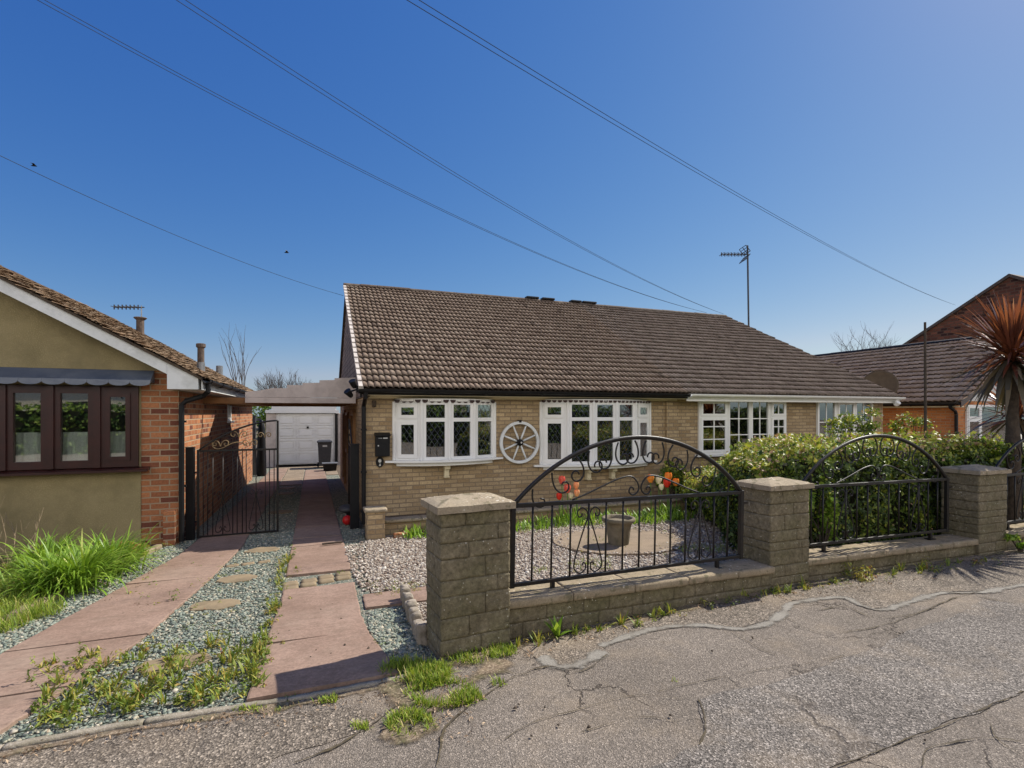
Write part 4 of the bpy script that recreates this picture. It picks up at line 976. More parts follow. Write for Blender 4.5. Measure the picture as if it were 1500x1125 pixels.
ridge_run('ridge_tile', (XLR, 8.50, zr_-.06), (XLR, 18.9, zr_-.06), .09, MAT['roof_orange'], rl)
gutter('gutter', (XLE+.05, 18.9, zt_-.055), (XLE+.05, 8.56, zt_-.055), MAT['black_plastic'], LH, .055)
mb = MB(); mb.box(XLE-.02, XLE, 8.60, 18.9, zt_-.20, zt_-.035); mb.box(XL+.002, XLE-.021, 8.86, 18.9, zt_-.20, zt_-.18); mb.build('fascia', MAT['white_wood'], LH)
mb = MB(); mb.tube([(XLE+.05, 8.70, zt_-.09), (XLE+.05, 8.70, zt_-.22), (XLE-.02, 8.78, zt_-.28), (XL+.10, 8.80, zt_-.36), (XL+.045, 8.80, zt_-.42), (XL+.045, 8.80, -.18)], .036, 10)
for z in (1.55, .6): mb.box(XL-.0, XL+.09, 8.84, 8.90, z, z+.03)
mb.build('downpipe', MAT['black_plastic'], LH)
# brown window row
lights = []
for i in range(5):
    lights.append((LX[i]+9.4, LX[i+1]+9.4, 'sash' if i in (4, 0) else 'fixed', None))
f = flat_window(LH, (-9.4, YL-.03, 0), X1, NY, lights, .93, 2.065, 'brown_upvc', 'glass_neat', .105)
mb = MB()
for x in LX[1:-1]: mb.box(x-.04, x+.04, YL-.075, YL-.052, .93, 2.06)
mb.build('mullion_cover', MAT['brown_upvc'], f)
mb = MB(); mb.extrude([(LX[0]-.1, YL-.012, .875), (LX[0]-.1, YL-.16, .865), (LX[0]-.1, YL-.16, .892), (LX[0]-.1, YL-.012, .925)], (LX[-1]-LX[0]+.23, 0, 0)); mb.build('sill', MAT['brown_upvc'], f)
P = []; nx = 220; xs = np.linspace(LX[0], LX[-1], nx)
yy = YL+.10+.022*np.sin(xs*38+np.sin(xs*7)*1.5)+.008*np.sin(xs*91)
Vt = np.concatenate([np.stack([xs, yy, np.full(nx, .95)], 1), np.stack([xs, YL+.10+(yy-YL-.10)*.6, np.full(nx, 1.425)], 1)])
np_mesh('net_curtain', Vt, np.stack([np.arange(nx-1), np.arange(1, nx), nx+np.arange(1, nx), nx+np.arange(nx-1)], 1), MAT['net'], f)
# lead canopy with scalloped apron
mb = MB(); xa, xb = LX[0]-.2, -2.15
mb.extrude([(xa, YL-.013, 2.30), (xa, YL-.20, 2.155), (xa, YL-.20, 2.14), (xa, YL-.013, 2.12)], (xb-xa, 0, 0)); mb.build('canopy', MAT['lead'], LH)
mb = MB(); k = int((xb-xa)/.235); w_ = (xb-xa)/k
for i in range(k):
    cx_ = xa+(i+.5)*w_
    mb.extrude([(cx_-w_/2+.001, YL-.201, 2.152), (cx_+w_/2-.001, YL-.201, 2.152), (cx_+w_/2-.001, YL-.207, 2.118)]+[(cx_+(w_/2-.001)*math.cos(q), YL-.207-.004*math.sin(q), 2.118-.048*math.sin(q)) for q in np.linspace(.2, PI-.2, 8)]+[(cx_-w_/2+.001, YL-.207, 2.118)], (0, -.004, 0))
mb.build('canopy_apron', MAT['lead'], LH)
f = flat_window(LH, (XL, YL+4.55, 0), Y1, X1, [(0, .5, 'fixed', None)], 1.50, 2.06)
mb = MB(); mb.box(XL+.001, XL+.08, YL+4.5, YL+5.1, 1.455, 1.498); mb.build('sill', MAT['white_pvc'], f)
# flues
mb = MB(); mb.lathe([(.10, -.12), (.10, .30), (.13, .32), (.17, .36), (.15, .38), (.10, .34)], (-4.73, 18.0, 4.09), 14); mb.build('flue', MAT['terracotta'], LH)
mb = MB(); mb.lathe([(.075, -.1), (.07, .14)], (-2.07, 11.68, 2.54), 14); mb.build('flue_collar', MAT['steel'], LH)
mb = MB(); mb.lathe([(.062, .14), (.060, .42), (.085, .44), (.085, .50), (.06, .51)], (-2.07, 11.68, 2.54), 14); mb.build('flue', MAT['terracotta'], LH)
mb = MB(); mb.lathe([(.09, -.1), (.09, .22), (.07, .225)], (-2.62, 17.5, 2.86), 14); mb.build('vent_pipe', MAT['steel'], LH)
mb = MB(); mb.rough(-2.02, -1.87, YL-.13, YL-.002, -.24, .28, .04, .004, 9, .01, 4); mb.build('brick_pier', MAT['red_brick'], LH)
def yagi(t, p, L, n, el, d=(1, 0, 0), m='grey_plastic', reflector=True, boxy=False):
    p = V3(p); d = V3(d).normalized(); s = d.cross(V3((0, 0, 1)))
    mb = MB(); mb.tube([p-d*L, p+d*.08], .016, 6); mb.build('boom', MAT[m], t)
    mb = MB()
    for i in range(n):
        c = p-d*(L*(1-i/n)-.02); mb.tube([c-s*el*.5+V3((0, 0, .0)), c+s*el*.5], .011, 5)
        mb.tube([c-V3((0, 0, .07)), c+V3((0, 0, .07))], .018, 5)
    mb.build('element', MAT[m], t)
    if reflector:
        mb = MB()
        for sgn in (1, -1):
            for q in np.linspace(0, 1, 4):
                c = p-d*(.02+.16*q)+V3((0, 0, sgn*(.05+.20*q))); mb.tube([c-s*.25, c+s*.25], .011, 4)
            for off in (-.25, 0, .25): mb.tube([p-d*.02+s*off+V3((0, 0, sgn*.05)), p-d*.18+s*off+V3((0, 0, sgn*.25))], .012, 4)
        mb.build('reflector', MAT[m], t)
pt = at(204, 450, 18.0)
t = thing('tv_aerial', 'small grid aerial on the flue of the left bungalow', 'aerial', (-4.73, 18.0, 4.4))
mb = MB(); mb.tube([(-4.70, 18.0, 4.35), (-4.70, 18.0, pt.z+.05)], .018, 6); mb.build('mast', MAT['steel'], t)
yagi(t, (-4.70, 18.0, pt.z), .78, 7, .28, (.95, -.3, 0), 'grey_plastic', False)
pm = at(1095, 372, 14.2); pb = at(1097, 478, 14.2)
t = thing('tv_aerial', 'tall mast aerial rising behind the roof of the right-hand bungalow', 'aerial', (pb.x, 14.2, 4.2))
mb = MB(); mb.tube([(pb.x+.02, 14.2, 3.6), (pb.x, 14.2, 4.2), (pm.x, 14.2, pm.z+.30)], .030, 8); mb.build('mast', MAT['grey_plastic'], t)
yagi(t, (pm.x, 14.2, pm.z-.02), .95, 8, .36, (.94, -.34, 0))
# satellite dish
dc = at(1289, 564, 9.9)
t = thing('satellite_dish', 'large brown mesh satellite dish beside the right-hand bungalow roof', 'satellite dish', (dc.x, 9.9, .8))
nr, na = 8, 28; P = []; F = []; Rd = .43
for i in range(nr+1):
    for j in range(na):
        r = Rd*i/nr; a = 2*PI*j/na; P.append((r*math.cos(a), r*math.sin(a)*1.0, -.35*(Rd*Rd-r*r)))
for i in range(nr):
    for j in range(na): F.append((i*na+j, i*na+(j+1) % na, (i+1)*na+(j+1) % na, (i+1)*na+j))
mb = MB(); mb.M = Matrix.Translation(dc) @ V3((-.80, -.58, .22)).to_track_quat('Z', 'Y').to_matrix().to_4x4(); mb.add(P, F)
mb.M = None; o = mb.build('reflector', MAT['dish'], t, smooth=True); s_ = o.modifiers.new('s', 'SOLIDIFY'); s_.thickness = .012
mb = MB(); mb.tube([(dc.x, 9.98, .6), (dc.x, 9.98, dc.z)], .03, 8); mb.tube([(XB, 9.98, 1.2), (dc.x, 9.98, 1.2)], .025, 6); mb.build('mount', MAT['black_iron'], t)

# ---------------------------------------------------------------- right neighbour and the tall gable behind it
XC, YC = 15.78, 8.60
CH = thing('bungalow', 'orange brick bungalow with a brown tiled roof behind the palm', 'house', (XC, YC, -.2))
mb = MB(); wall_panel(mb, (XC, YC, 0), X1, NY, 7.2, -.4, 2.0, [(.42, 3.6, .75, 1.90)]); wall_panel(mb, (XC, 16.4, 0), -Y1, NX, 16.4-YC-.121, -.6, 2.0); mb.build('wall', MAT['orange_brick'], CH)
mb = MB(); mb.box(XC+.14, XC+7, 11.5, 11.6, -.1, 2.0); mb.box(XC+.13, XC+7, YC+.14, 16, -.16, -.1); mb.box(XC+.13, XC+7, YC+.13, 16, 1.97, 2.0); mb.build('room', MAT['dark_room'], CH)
mb = MB(); mb.extrude([(XC-.1, YC-.012, 2.002), (XC+7.3, YC-.012, 2.002), (XC+3.7, YC-.012, 3.9)], (0, .1, 0)); mb.build('gable', MAT['white_wood'], CH)
XE, XRC = XC-.25, 19.5; zE, zR = 1.985, 4.03; aC = math.atan2(zR-zE, XRC-XE); cC, sC = math.cos(aC), math.sin(aC); LC = math.hypot(zR-zE, XRC-XE)
mb = MB(); top = [(XE, 8.36, zE-.02), (XRC, 8.36, zR-.02), (2*XRC-XE, 8.36, zE-.02), (XE, 16.6, zE-.02), (XRC, 16.6, zR-.02), (2*XRC-XE, 16.6, zE-.02)]
bot = [(x, y, z-.05) for x, y, z in top]
mb.add(top+bot, [(0, 1, 4, 3), (1, 2, 5, 4), (9, 10, 7, 6), (10, 11, 8, 7), (0, 6, 7, 1), (1, 7, 8, 2), (3, 4, 10, 9), (4, 5, 11, 10), (0, 3, 9, 6), (2, 8, 11, 5)])
rc = mb.build('roof', MAT['bark'], CH)
tile_roof('roof_tiles', (XE-.04, 16.6, zE-.03), (0, -1, 0), (cC, 0, sC), lambda v: 0., lambda v: 8.28, LC+.04, .15, .30, MAT['roof_pink'], rc, .030, .045)
ridge_run('ridge_tile', (XRC, 16.6, zR-.01), (XRC, 8.34, zR-.01), .11, MAT['black_paint'], rc)
mb = MB(); mb.extrude([(XE, 8.33, zE-.15), (XE, 8.33, zE-.0), (XRC, 8.33, zR), (XRC, 8.33, zR-.16)], (0, .028, 0)); mb.extrude([(2*XRC-XE, 8.33, zE-.15), (XRC, 8.33, zR-.16), (XRC, 8.33, zR), (2*XRC-XE, 8.33, zE)], (0, .028, 0)); mb.build('bargeboard', MAT['brown_upvc'], CH)
gutter('gutter', (XE-.055, 16.6, zE-.05), (XE-.055, 8.34, zE-.05), MAT['black_plastic'], CH)
mb = MB(); mb.box(XE+.01, XC-.003, 8.4, 16.5, zE-.15, zE-.12); mb.build('soffit', MAT['cream'], CH)
mb = MB(); mb.tube([(XE-.055, 8.55, zE-.09), (XE-.05, 8.55, zE-.16), (XC-.09, 8.55, zE-.26), (XC-.05, 8.55, zE-.34), (XC-.05, 8.55, -.1)], .04, 8); mb.build('downpipe', MAT['black_plastic'], CH)
f = flat_window(CH, (XC, YC-.02, 0), X1, NY, [(.42, 1.02, 'vent', (None, None)), (1.02, 2.3, 'fixed', None), (2.3, 3.6, 'fixed', None)], .75, 1.90, zm=1.52)
xs = np.linspace(XC+1.0, XC+3.6, 160); yy = YC+.12+.03*np.sin(xs*30)
Vt = np.concatenate([np.stack([xs, yy, np.full(160, .76)], 1), np.stack([xs, yy, np.full(160, 1.88)], 1)])
np_mesh('net_curtain', Vt, np.stack([np.arange(159), np.arange(1, 160), 160+np.arange(1, 160), 160+np.arange(159)], 1), MAT['net'], f)
def atx(px, py, X):
    d = ray(px, py); t = X/d[0]; return V3((X, d[1]*t, CAMZ+d[2]*t))
XD = 30.; ap, lo = atx(1480, 402, XD), atx(1332, 500, XD)
DH = thing('house', 'tall dark red brick gable rising beyond the orange brick bungalow', 'house', (XD, ap.y, -.3))
k = (ap.z-lo.z)/(lo.y-ap.y); hw = 5.4; ze = ap.z-k*hw
mb = MB(); mb.extrude([(XD, ap.y+hw, -.6), (XD, ap.y-hw, -.6), (XD, ap.y-hw, ze-.1), (XD, ap.y, ap.z-.1), (XD, ap.y+hw, ze-.1)], (10, 0, 0)); mb.build('wall', MAT['dark_red_brick'], DH)
mb = MB()
for sg in (-1, 1): mb.extrude([(XD-.12, ap.y, ap.z+.03), (XD-.12, ap.y, ap.z-.12), (XD-.12, ap.y+sg*(hw+.3), ze-k*.3-.12), (XD-.12, ap.y+sg*(hw+.3), ze-k*.3+.03)], (10.2, 0, 0))
mb.build('roof', MAT['terracotta'], DH)

# ---------------------------------------------------------------- garage and what stands by it
GY = 23.5
t = thing('garage', 'flat roofed garage with a white panelled door at the end of the drive', 'garage', (-.3, GY, -.5))
mb = MB(); mb.box(-1.83, -1.47, GY-.02, GY+5, -.6, 1.66); mb.box(.84, 1.7, GY, GY+5, -.6, 1.66); mb.box(-1.469, .839, GY+4.8, GY+5, -.6, 1.66); mb.build('wall', MAT['carport_board'], t)
mb = MB(); mb.box(-1.86, 1.0, GY-.10, GY+5.1, 1.67, 1.80); mb.box(-1.62, .9, GY-.08, GY+5, 1.802, 2.03); mb.build('fascia', MAT['white_pvc'], t)
mb = MB(); mb.box(-1.465, .835, GY+.03, GY+.07, -.48, 1.655)
xs_ = np.linspace(-1.44, .81, 4); zs_ = np.linspace(-.46, 1.64, 5)
for i in range(3):
    for j in range(4):
        mb.ring((xs_[i], GY+.03, 0), X1, NY, .03, xs_[i+1]-xs_[i]-.03, zs_[j]+.03, zs_[j+1]-.03, .05, .001, .034)
        mb.box(xs_[i]+.13, xs_[i+1]-.13, GY-.004, GY+.029, zs_[j]+.13, zs_[j+1]-.13)
dr = mb.build('door', MAT['white_pvc'], t)
mb = MB(); mb.box(-.28, -.20, GY-.03, GY+.026, 1.02, 1.10); mb.build('handle', MAT['black_plastic'], dr)
mb = MB(); mb.tube([(.90, GY-.06, 1.66), (.90, GY-.06, -.5)], .06, 8); mb.build('downpipe', MAT['black_plastic'], t)
b0 = at(476, 684, 22.0)
t = thing('wheelie_bin', 'dark grey wheelie bin standing before the white garage door', 'bin', (.40, 22.0, -.5))
mb = MB(); bx = .40; by = 22.0
def frus(mb, x, y, z0, z1, a0, b0_, a1, b1): mb.add([(x-a0, y-b0_, z0), (x+a0, y-b0_, z0), (x+a0, y+b0_, z0), (x-a0, y+b0_, z0), (x-a1, y-b1, z1), (x+a1, y-b1, z1), (x+a1, y+b1, z1), (x-a1, y+b1, z1)], [(3, 2, 1, 0), (4, 5, 6, 7), (0, 1, 5, 4), (1, 2, 6, 5), (2, 3, 7, 6), (3, 0, 4, 7)])
frus(mb, bx, by, -.42, .50, .21, .22, .26, .30); mb.build('body', MAT['grey_plastic'], t, bevel=.02)
mb = MB(); frus(mb, bx, by-.01, .502, .555, .29, .34, .29, .34); frus(mb, bx, by, .556, .60, .28, .32, .2, .22); mb.build('lid', MAT['grey_plastic'], t, bevel=.02)
mb = MB(); mb.tube([(bx-.26, by+.36, .50), (bx+.26, by+.36, .50)], .02, 6); mb.build('handle', MAT['grey_plastic'], t)
for sx in (-1, 1):
    mb = MB(); mb.lathe([(.09, -.03), (.1, -.02), (.1, .02), (.09, .03)], (0, 0, 0), 16); mb.v = [(bx+sx*.24+z, by+.2+x, -.40+y) for x, y, z in mb.v]; mb.build('wheel', MAT['black_plastic'], t)
mb = MB(); mb.box(bx-.08, bx+.09, by-.292, by-.280, .34, .42); mb.build('sticker', MAT['letter'], t)
t = thing('storage_box', 'low black plastic box with a pale lid in front of the wheelie bin', 'box', (.52, 20.6, -.49))
mb = MB(); frus(mb, .56, 20.6, -.49, -.22, .22, .17, .25, .2); mb.build('body', MAT['black_plastic'], t, bevel=.015)
mb = MB(); mb.box(.28, .84, 20.38, 20.82, -.218, -.185); mb.build('lid', MAT['steel'], t, bevel=.01)
t = thing('fence', 'blue-grey slatted fence end past the corner of the red brick wall', 'fence', (-1.75, 20, -.5))
for x in (-2.25, -1.93):
    mb = MB(); mb.box(x-.05, x+.05, 19.95, 20.05, -.55, 1.55); mb.box(x-.065, x+.065, 19.93, 20.07, 1.552, 1.60); mb.build('post', MAT['steel'], t)
mb = MB()
for i, z in enumerate(np.arange(-.3, 1.5, .34)): mb.box(-2.6, -1.72, 20.06, 20.08, z, z+.09)
mb.build('slat', MAT['steel'], t)
t = thing('garden_sack', 'tall black sack leaning at the fence end beside the garage', 'sack', (-1.66, 19.7, -.5))
mb = MB(); mb.lathe([(.13, 0), (.16, .1), (.15, .6), (.13, 1.2), (.10, 1.7), (.06, 1.9), (.02, 1.95)], (-1.68, 19.7, -.5), 14); o = mb.build('sack', MAT['black_plastic'], t, smooth=True)
# ---------------------------------------------------------------- front wall: piers, coping, railings
def wpier(label, x, y, w_, d_, ang, H, seed, ch=.112):
    t = thing('wall_pier', label, 'pier', (x, y, 0), 0, 'block piers of the front wall')
    M0 = Matrix.Translation((x, y, 0)) @ Matrix.Rotation(ang, 4, 'Z')
    mb = MB(); mb.M = M0; mb.box(.008, w_-.008, .008, d_-.008, -.15, H-.002); mb.build('mortar', MAT['mortar'], t)
    mb = MB(); mb.M = M0; rnd = random.Random(seed); z = -.10; r = 0
    while z < H-.01:
        z1 = min(H, z+ch*rnd.choice((.72, 1., 1., 1.32)))
        if H-z1 < .05: z1 = H
        a = w_*(.62 if r % 2 else .36)+rnd.uniform(-.04, .04)
        if rnd.random() < .18: a = w_*.82
        j = .0016; o = lambda: rnd.uniform(-.002, .005)
        for (x0, x1) in ((0, a), (a, w_)):
            mb.rough(x0+(j if x0 else -o()), x1-(j if x1 < w_ else -o()), -o(), d_+o(), z+j, z1-j, .016, .0055, 13, .0045, seed*7+r*3+x0*5)
        z = z1; r += 1
    mb.build('blocks', MAT['block'], t, smooth=True)
    mb = MB(); mb.M = M0; e = .035; n = 9
    # capstone: slab with shallow pyramid top
    P = []; F = []; top = []
    nx, ny = 14, 10
    for i in range(nx+1):
        for k in range(ny+1):
            u, v = -e+(w_+2*e)*i/nx, -e+(d_+2*e)*k/ny
            f = min(u+e, w_+e-u, v+e, d_+e-v)/(min(w_, d_)/2+e)
            q = V3((u, v, 0)); nz_ = noise.noise(q*14+V3((seed, 0, 0)))*.003+noise.noise(q*40)*.002
            P.append((u+noise.noise(V3((v*9, seed, 1)))*.004, v+noise.noise(V3((u*9, seed, 2)))*.004, H+.055+.045*f+nz_-(.006 if f == 0 else 0)))
    idx = lambda i, k: i*(ny+1)+k
    for i in range(nx):
        for k in range(ny): F.append((idx(i, k), idx(i+1, k), idx(i+1, k+1), idx(i, k+1)))
    ring_ = [idx(i, 0) for i in range(nx)]+[idx(nx, k) for k in range(ny)]+[idx(i, ny) for i in range(nx, 0, -1)]+[idx(0, k) for k in range(ny, 0, -1)]
    b = len(P)
    for q in ring_:
        x_, y_, z_ = P[q]; P.append((x_, y_, H+.002+noise.noise(V3((x_*20, y_*20, seed)))*.004))
    m = len(ring_)
    F += [(b+i, b+(i+1) % m, ring_[(i+1) % m], ring_[i]) for i in range(m)]+[tuple(b+i for i in range(m))[::-1]]
    mb.add(P, F); mb.build('cap', MAT['cap'], t)
    return t
wpier('weathered block pier with a pyramid cap beside the drive entrance', .815, 3.50, .52, .36, math.radians(4.5), .012+.99, 3)
wpier('block pier between the two arched railings, hedge behind its cap', 4.12, 3.79, .52, .38, math.radians(1), .94, 8)
wpier('farthest block pier of the front wall, below the palm', 7.42, 3.80, .56, .40, 0, .95, 15)

def low_wall(label, x, y, L, ang, tilt, ct, seed):
    t = thing('garden_wall', label, 'wall', (x, y, 0), 0, 'low coped walls under the railings')
    M0 = Matrix.Translation((x, y, ct)) @ Matrix.Rotation(ang, 4, 'Z') @ Matrix.Rotation(tilt, 4, 'Y'); rnd = random.Random(seed)
    mb = MB(); mb.M = M0; mb.box(.0, L, .048, .27, -.46, -.072); mb.build('mortar', MAT['mortar'], t)
    mb = MB(); mb.M = M0
    for r in range(3):
        u = -.1*(r % 2); z0 = -.072-(r+1)*.118
        while u < L:
            l = rnd.choice((.34, .34, .24)); a, b_ = max(0, u), min(L, u+l)
            if b_-a > .03: mb.rough(a+.002, b_-.002, .04+rnd.uniform(-.003, .004), .28, z0+.002, z0+.116, .02, .005, 12, .005, seed+u*3+r)
            u += l
    mb.build('blocks', MAT['block'], t, smooth=True)
    mb = MB(); mb.M = M0; u = -.02; k = 0
    while u < L-.05:
        l = min(.585+rnd.uniform(-.02, .02), L-u); mb.rough(u+.003, u+l-.003, rnd.uniform(-.006, .006), .33, -.068+rnd.uniform(-.003, .003), rnd.uniform(-.002, .003), .022, .004, 14, .010, seed+k*5); u += l; k += 1
    mb.build('coping', MAT['coping'], t, smooth=True)
low_wall('low block wall and coping under the railing with tulips showing through', 1.34, 3.575, 2.80, math.radians(3.4), math.radians(1.9), .312, 2)
low_wall('low block wall and coping under the railing in front of the hedge', 4.64, 3.80, 2.80, 0, math.radians(.9), .222, 31)
low_wall('low block wall and coping beyond the farthest pier', 7.99, 3.83, 3.4, 0, 0, .18, 57)

def catmull(pts, n=6):
    P = [V3((p[0], p[1], 0)) for p in pts]; P = [2*P[0]-P[1]]+P+[2*P[-1]-P[-2]]; out = []
    for i in range(1, len(P)-2):
        for j in range(n):
            t = j/n; a, b, c, d = P[i-1:i+3]
            q = .5*((2*b)+(c-a)*t+(2*a-5*b+4*c-d)*t*t+(3*b-a-3*c+d)*t**3); out.append((q.x, q.y))
    out.append((P[-2].x, P[-2].y)); return out
def clothoid(x, z, h, L, k0, k1, n=34, p=2.0):
    """strip curling ever tighter: curvature runs from k0 to k1"""
    out = [(x, z)]
    for i in range(n):
        s = (i+.5)/n; h += (k0+(k1-k0)*s**p)*L/n; x += math.cos(h)*L/n; z += math.sin(h)*L/n; out.append((x, z))
    return out
def scroll(parent, pts, r=.0065, m='black_iron', flat=1.0):
    mb = MB(); mb.tube([(a, 0, b) for a, b in pts], r, 6, flat=flat); return mb.build('scroll', MAT[m], parent, smooth=True, uv=False)
def make_railing():
    t = thing('railing_panel', 'x', 'railing', (0, 0, 0)); ORG[t.name] = V3((0, 0, 0))
    W, H, S = 2.42, .615, .53; z0 = .045
    mb = MB(); q = .019
    mb.box(-q, q, -q, q, z0-.02, z0+H+.02); mb.box(W-q, W+q, -q, q, z0-.02, z0+H+.02); mb.build('stile', MAT['black_iron'], t, bevel=.003)
    mb = MB(); mb.box(q+.001, W-q-.001, -.015, .015, z0+H-.016, z0+H+.016); mb.build('top_rail', MAT['black_iron'], t, bevel=.003)
    mb = MB(); mb.box(q+.001, W-q-.001, -.015, .015, z0-.014, z0+.016); mb.build('bottom_rail', MAT['black_iron'], t, bevel=.003)
    for u in (.36, W-.30):
        mb = MB(); mb.box(u-.016, u+.016, -.014, .014, -.035, z0-.0145); mb.box(u-.05, u+.05, -.035, .035, -.042, -.033); mb.build('foot', MAT['black_iron'], t)
    for i in range(1, 14):
        u = W*i/14; mb = MB(); mb.tube([(u, 0, z0+.016), (u, 0, z0+H-.016)], .0085, 7); mb.build('bar', MAT['black_iron'], t, smooth=True, uv=False)
    c = W/2; R = (c*c+S*S)/(2*S); zc = z0+H+S-R; half = math.asin(c/R)
    arc = [(c+R*math.sin(a), zc+R*math.cos(a)) for a in np.linspace(-half, half, 49)]
    mb = MB(); mb.tube([(x, 0, z) for x, z in arc], .021, 10, flat=.8); mb.build('arch', MAT['black_iron'], t, smooth=True, uv=False)
    # curls hanging in pairs from the arch
    for a in np.linspace(-.37, .37, 5):
        x, z = c+(R-.028)*math.sin(a), zc+(R-.028)*math.cos(a)
        for sg in (-1, 1):
            pts = clothoid(x+sg*.062, z-sg*.062*math.tan(a), -PI/2-sg*.60-a*.8, .44, sg*2.5, sg*33., 40, 1.3)
            scroll(t, pts, .0075)
    for sg in (-1, 1):
        x, z = c+sg*(R-.028)*math.sin(.57), zc+(R-.028)*math.cos(.57); pts = clothoid(x, z, -PI/2-sg*.05, .40, -sg*1.5, -sg*34., 34, 1.5)
        scroll(t, pts, .0075)
        x, z = c+sg*(R-.028)*math.sin(.70), zc+(R-.028)*math.cos(.70); pts = clothoid(x, z, -PI/2+sg*.1, .30, -sg*1.5, -sg*40., 34, 1.5)
        scroll(t, pts, .0075)
    # low double scroll standing on the top rail
    for sg in (-1, 1):
        base = [(-.68, .005), (-.54, .05), (-.38, .11), (-.22, .165), (-.10, .18), (-.035, .135), (-.012, .075), (-.04, .03), (-.085, .022), (-.115, .05), (-.10, .085), (-.072, .078), (-.07, .058)]
        scroll(t, [(c+sg*u, z0+H+.014+z) for u, z in catmull(base)], .0075)
    # lyres
    for k in (4, 11):
        cx_ = W*k/14
        for sg in (-1, 1):
            base = [(.055, .095), (.045, .115), (.025, .10), (.03, .055), (.075, .03), (.125, .06), (.135, .11), (.10, .24), (.045, .40), (.012, .49), (.018, .545), (.06, .575), (.105, .55), (.10, .505), (.07, .505), (.065, .53)]
            scroll(t, [(cx_+sg*u, z0+z*.98) for u, z in catmull(base)], .0065)
    for u, z in ((-.075, z0+H-.03), (W+.02, z0+H-.10)):
        mb = MB(); mb.box(u, u+.055, -.012, .012, z-.012, z+.012); mb.build('bracket', MAT['black_iron'], t)
    return t
r1 = make_railing()
r1['label'] = 'black arched iron railing between the drive pier and the next, pot and tulips behind'; r1['group'] = 'arched iron railings on the front wall'
r1.location = (1.425, 3.745, .318); r1.rotation_euler = (0, math.radians(1.2), math.radians(3.4))
r2 = copy_tree(r1); r2['label'] = 'black arched iron railing in front of the hedge, second from the drive'
r2.location = (4.72, 3.985, .258); r2.rotation_euler = (0, math.radians(.6), 0)
r3 = copy_tree(r1); r3['label'] = 'black arched iron railing cut by the right edge, past the farthest pier'
r3.location = (8.06, 4.0, .225); r3.rotation_euler = (0, 0, 0)

# ---------------------------------------------------------------- drive gates
gz0 = gz(9.15)
t = thing('gate_post', 'square black gate post against the red brick corner', 'post', (-1.75, 9.12, gz0), 0, 'drive gate posts')
mb = MB(); mb.box(-1.81, -1.70, 9.06, 9.17, gz0-.05, 1.16); mb.build('post', MAT['black_paint'], t, bevel=.004)
mb = MB(); mb.box(-1.815, -1.695, 9.055, 9.175, 1.162, 1.172); mb.build('cap', MAT['black_paint'], t)
t = thing('gate_post', 'black gate post beside the corner of the buff brick bungalow', 'post', (.635, 9.12, gz0), 0, 'drive gate posts')
mb = MB(); mb.box(.565, .705, 8.98, 9.12, gz0-.05, 1.16); mb.build('post', MAT['black_paint'], t, bevel=.004)
mb = MB(); mb.box(.56, .71, 8.975, 9.125, 1.162, 1.172); mb.build('cap', MAT['black_paint'], t)
def make_gate(label, loc, rz):
    t = thing('drive_gate', label, 'gate', loc, rz, 'pair of iron drive gates'); ORG[t.name] = V3((0, 0, 0))
    W = 1.11; hm = 1.33; hr = 1.79; q = .016
    mb = MB(); mb.box(-q, q, -q, q, 0, hm+.02); mb.box(W-q, W+q, -q, q, 0, hr); mb.box(q+.001, W-q-.001, -.012, .012, .0, .028); mb.box(q+.001, W-q-.001, -.012, .012, hm-.014, hm+.014); mb.build('frame', MAT['black_iron'], t)
    def top(u): s = u/W; return hm+(hr-hm)*math.sin(s*PI/2*.98)**.86
    mb = MB(); mb.tube([(u, 0, top(u)) for u in np.linspace(0, W, 26)], .014, 8); mb.build('arch', MAT['black_iron'], t, smooth=True, uv=False)
    for f in (.061, .115, .177, .30, .423, .477, .543, .592, .718, .838, .892, .953):
        u = W*f; hi = hm-.015; lo_ = .03
        mb = MB(); mb.tube([(u, 0, lo_), (u, 0, hi)], .0075, 6); mb.build('bar', MAT['black_iron'], t, smooth=True, uv=False)
    for (f, z, m_, s) in ((.27, .10, 'gold_iron', 1.), (.50, .24, 'gold_iron', 1.), (.64, .10, 'gold_iron', .9), (.83, .22, 'gold_iron', .8)):
        for sg in (-1, 1):
            base = [(.0, -.06), (.02, -.0), (.06, .035), (.105, .02), (.105, -.03), (.07, -.045), (.05, -.02), (.068, -.005)]
            scroll(t, [(W*f+sg*u*s, hm+.02+z*1+v*s) for u, v in catmull(base)], .0075, m_)
    scroll(t, [(W*u, hm+z) for u, z in catmull([(.20, .14), (.17, .08), (.22, .03), (.30, .04), (.42, .11), (.52, .12), (.60, .06)])], .0075, 'gold_iron')
    for f in (.30, .718):
        for sg in (-1, 1):
            base = [(.05, .10), (.03, .13), (.02, .08), (.07, .04), (.11, .10), (.05, .40), (.01, .60), (.06, .68), (.09, .62), (.06, .60)]
            scroll(t, [(W*f+sg*u*.9, z+.02) for u, z in catmull(base)], .006)
    for z in (.25, 1.0):
        mb = MB(); mb.tube([(-.02, 0, z), (-.06, 0, z)], .013, 6); mb.build('hinge', MAT['black_iron'], t)
    return t
make_gate('closed black iron drive gate with gold scrolls against the shaded drive', (-1.655, 9.13, gz0+.012), .03)
make_gate('black iron drive gate standing open along the side of the buff bungalow', (.60, 9.19, gz0+.012), PI/2-.02)

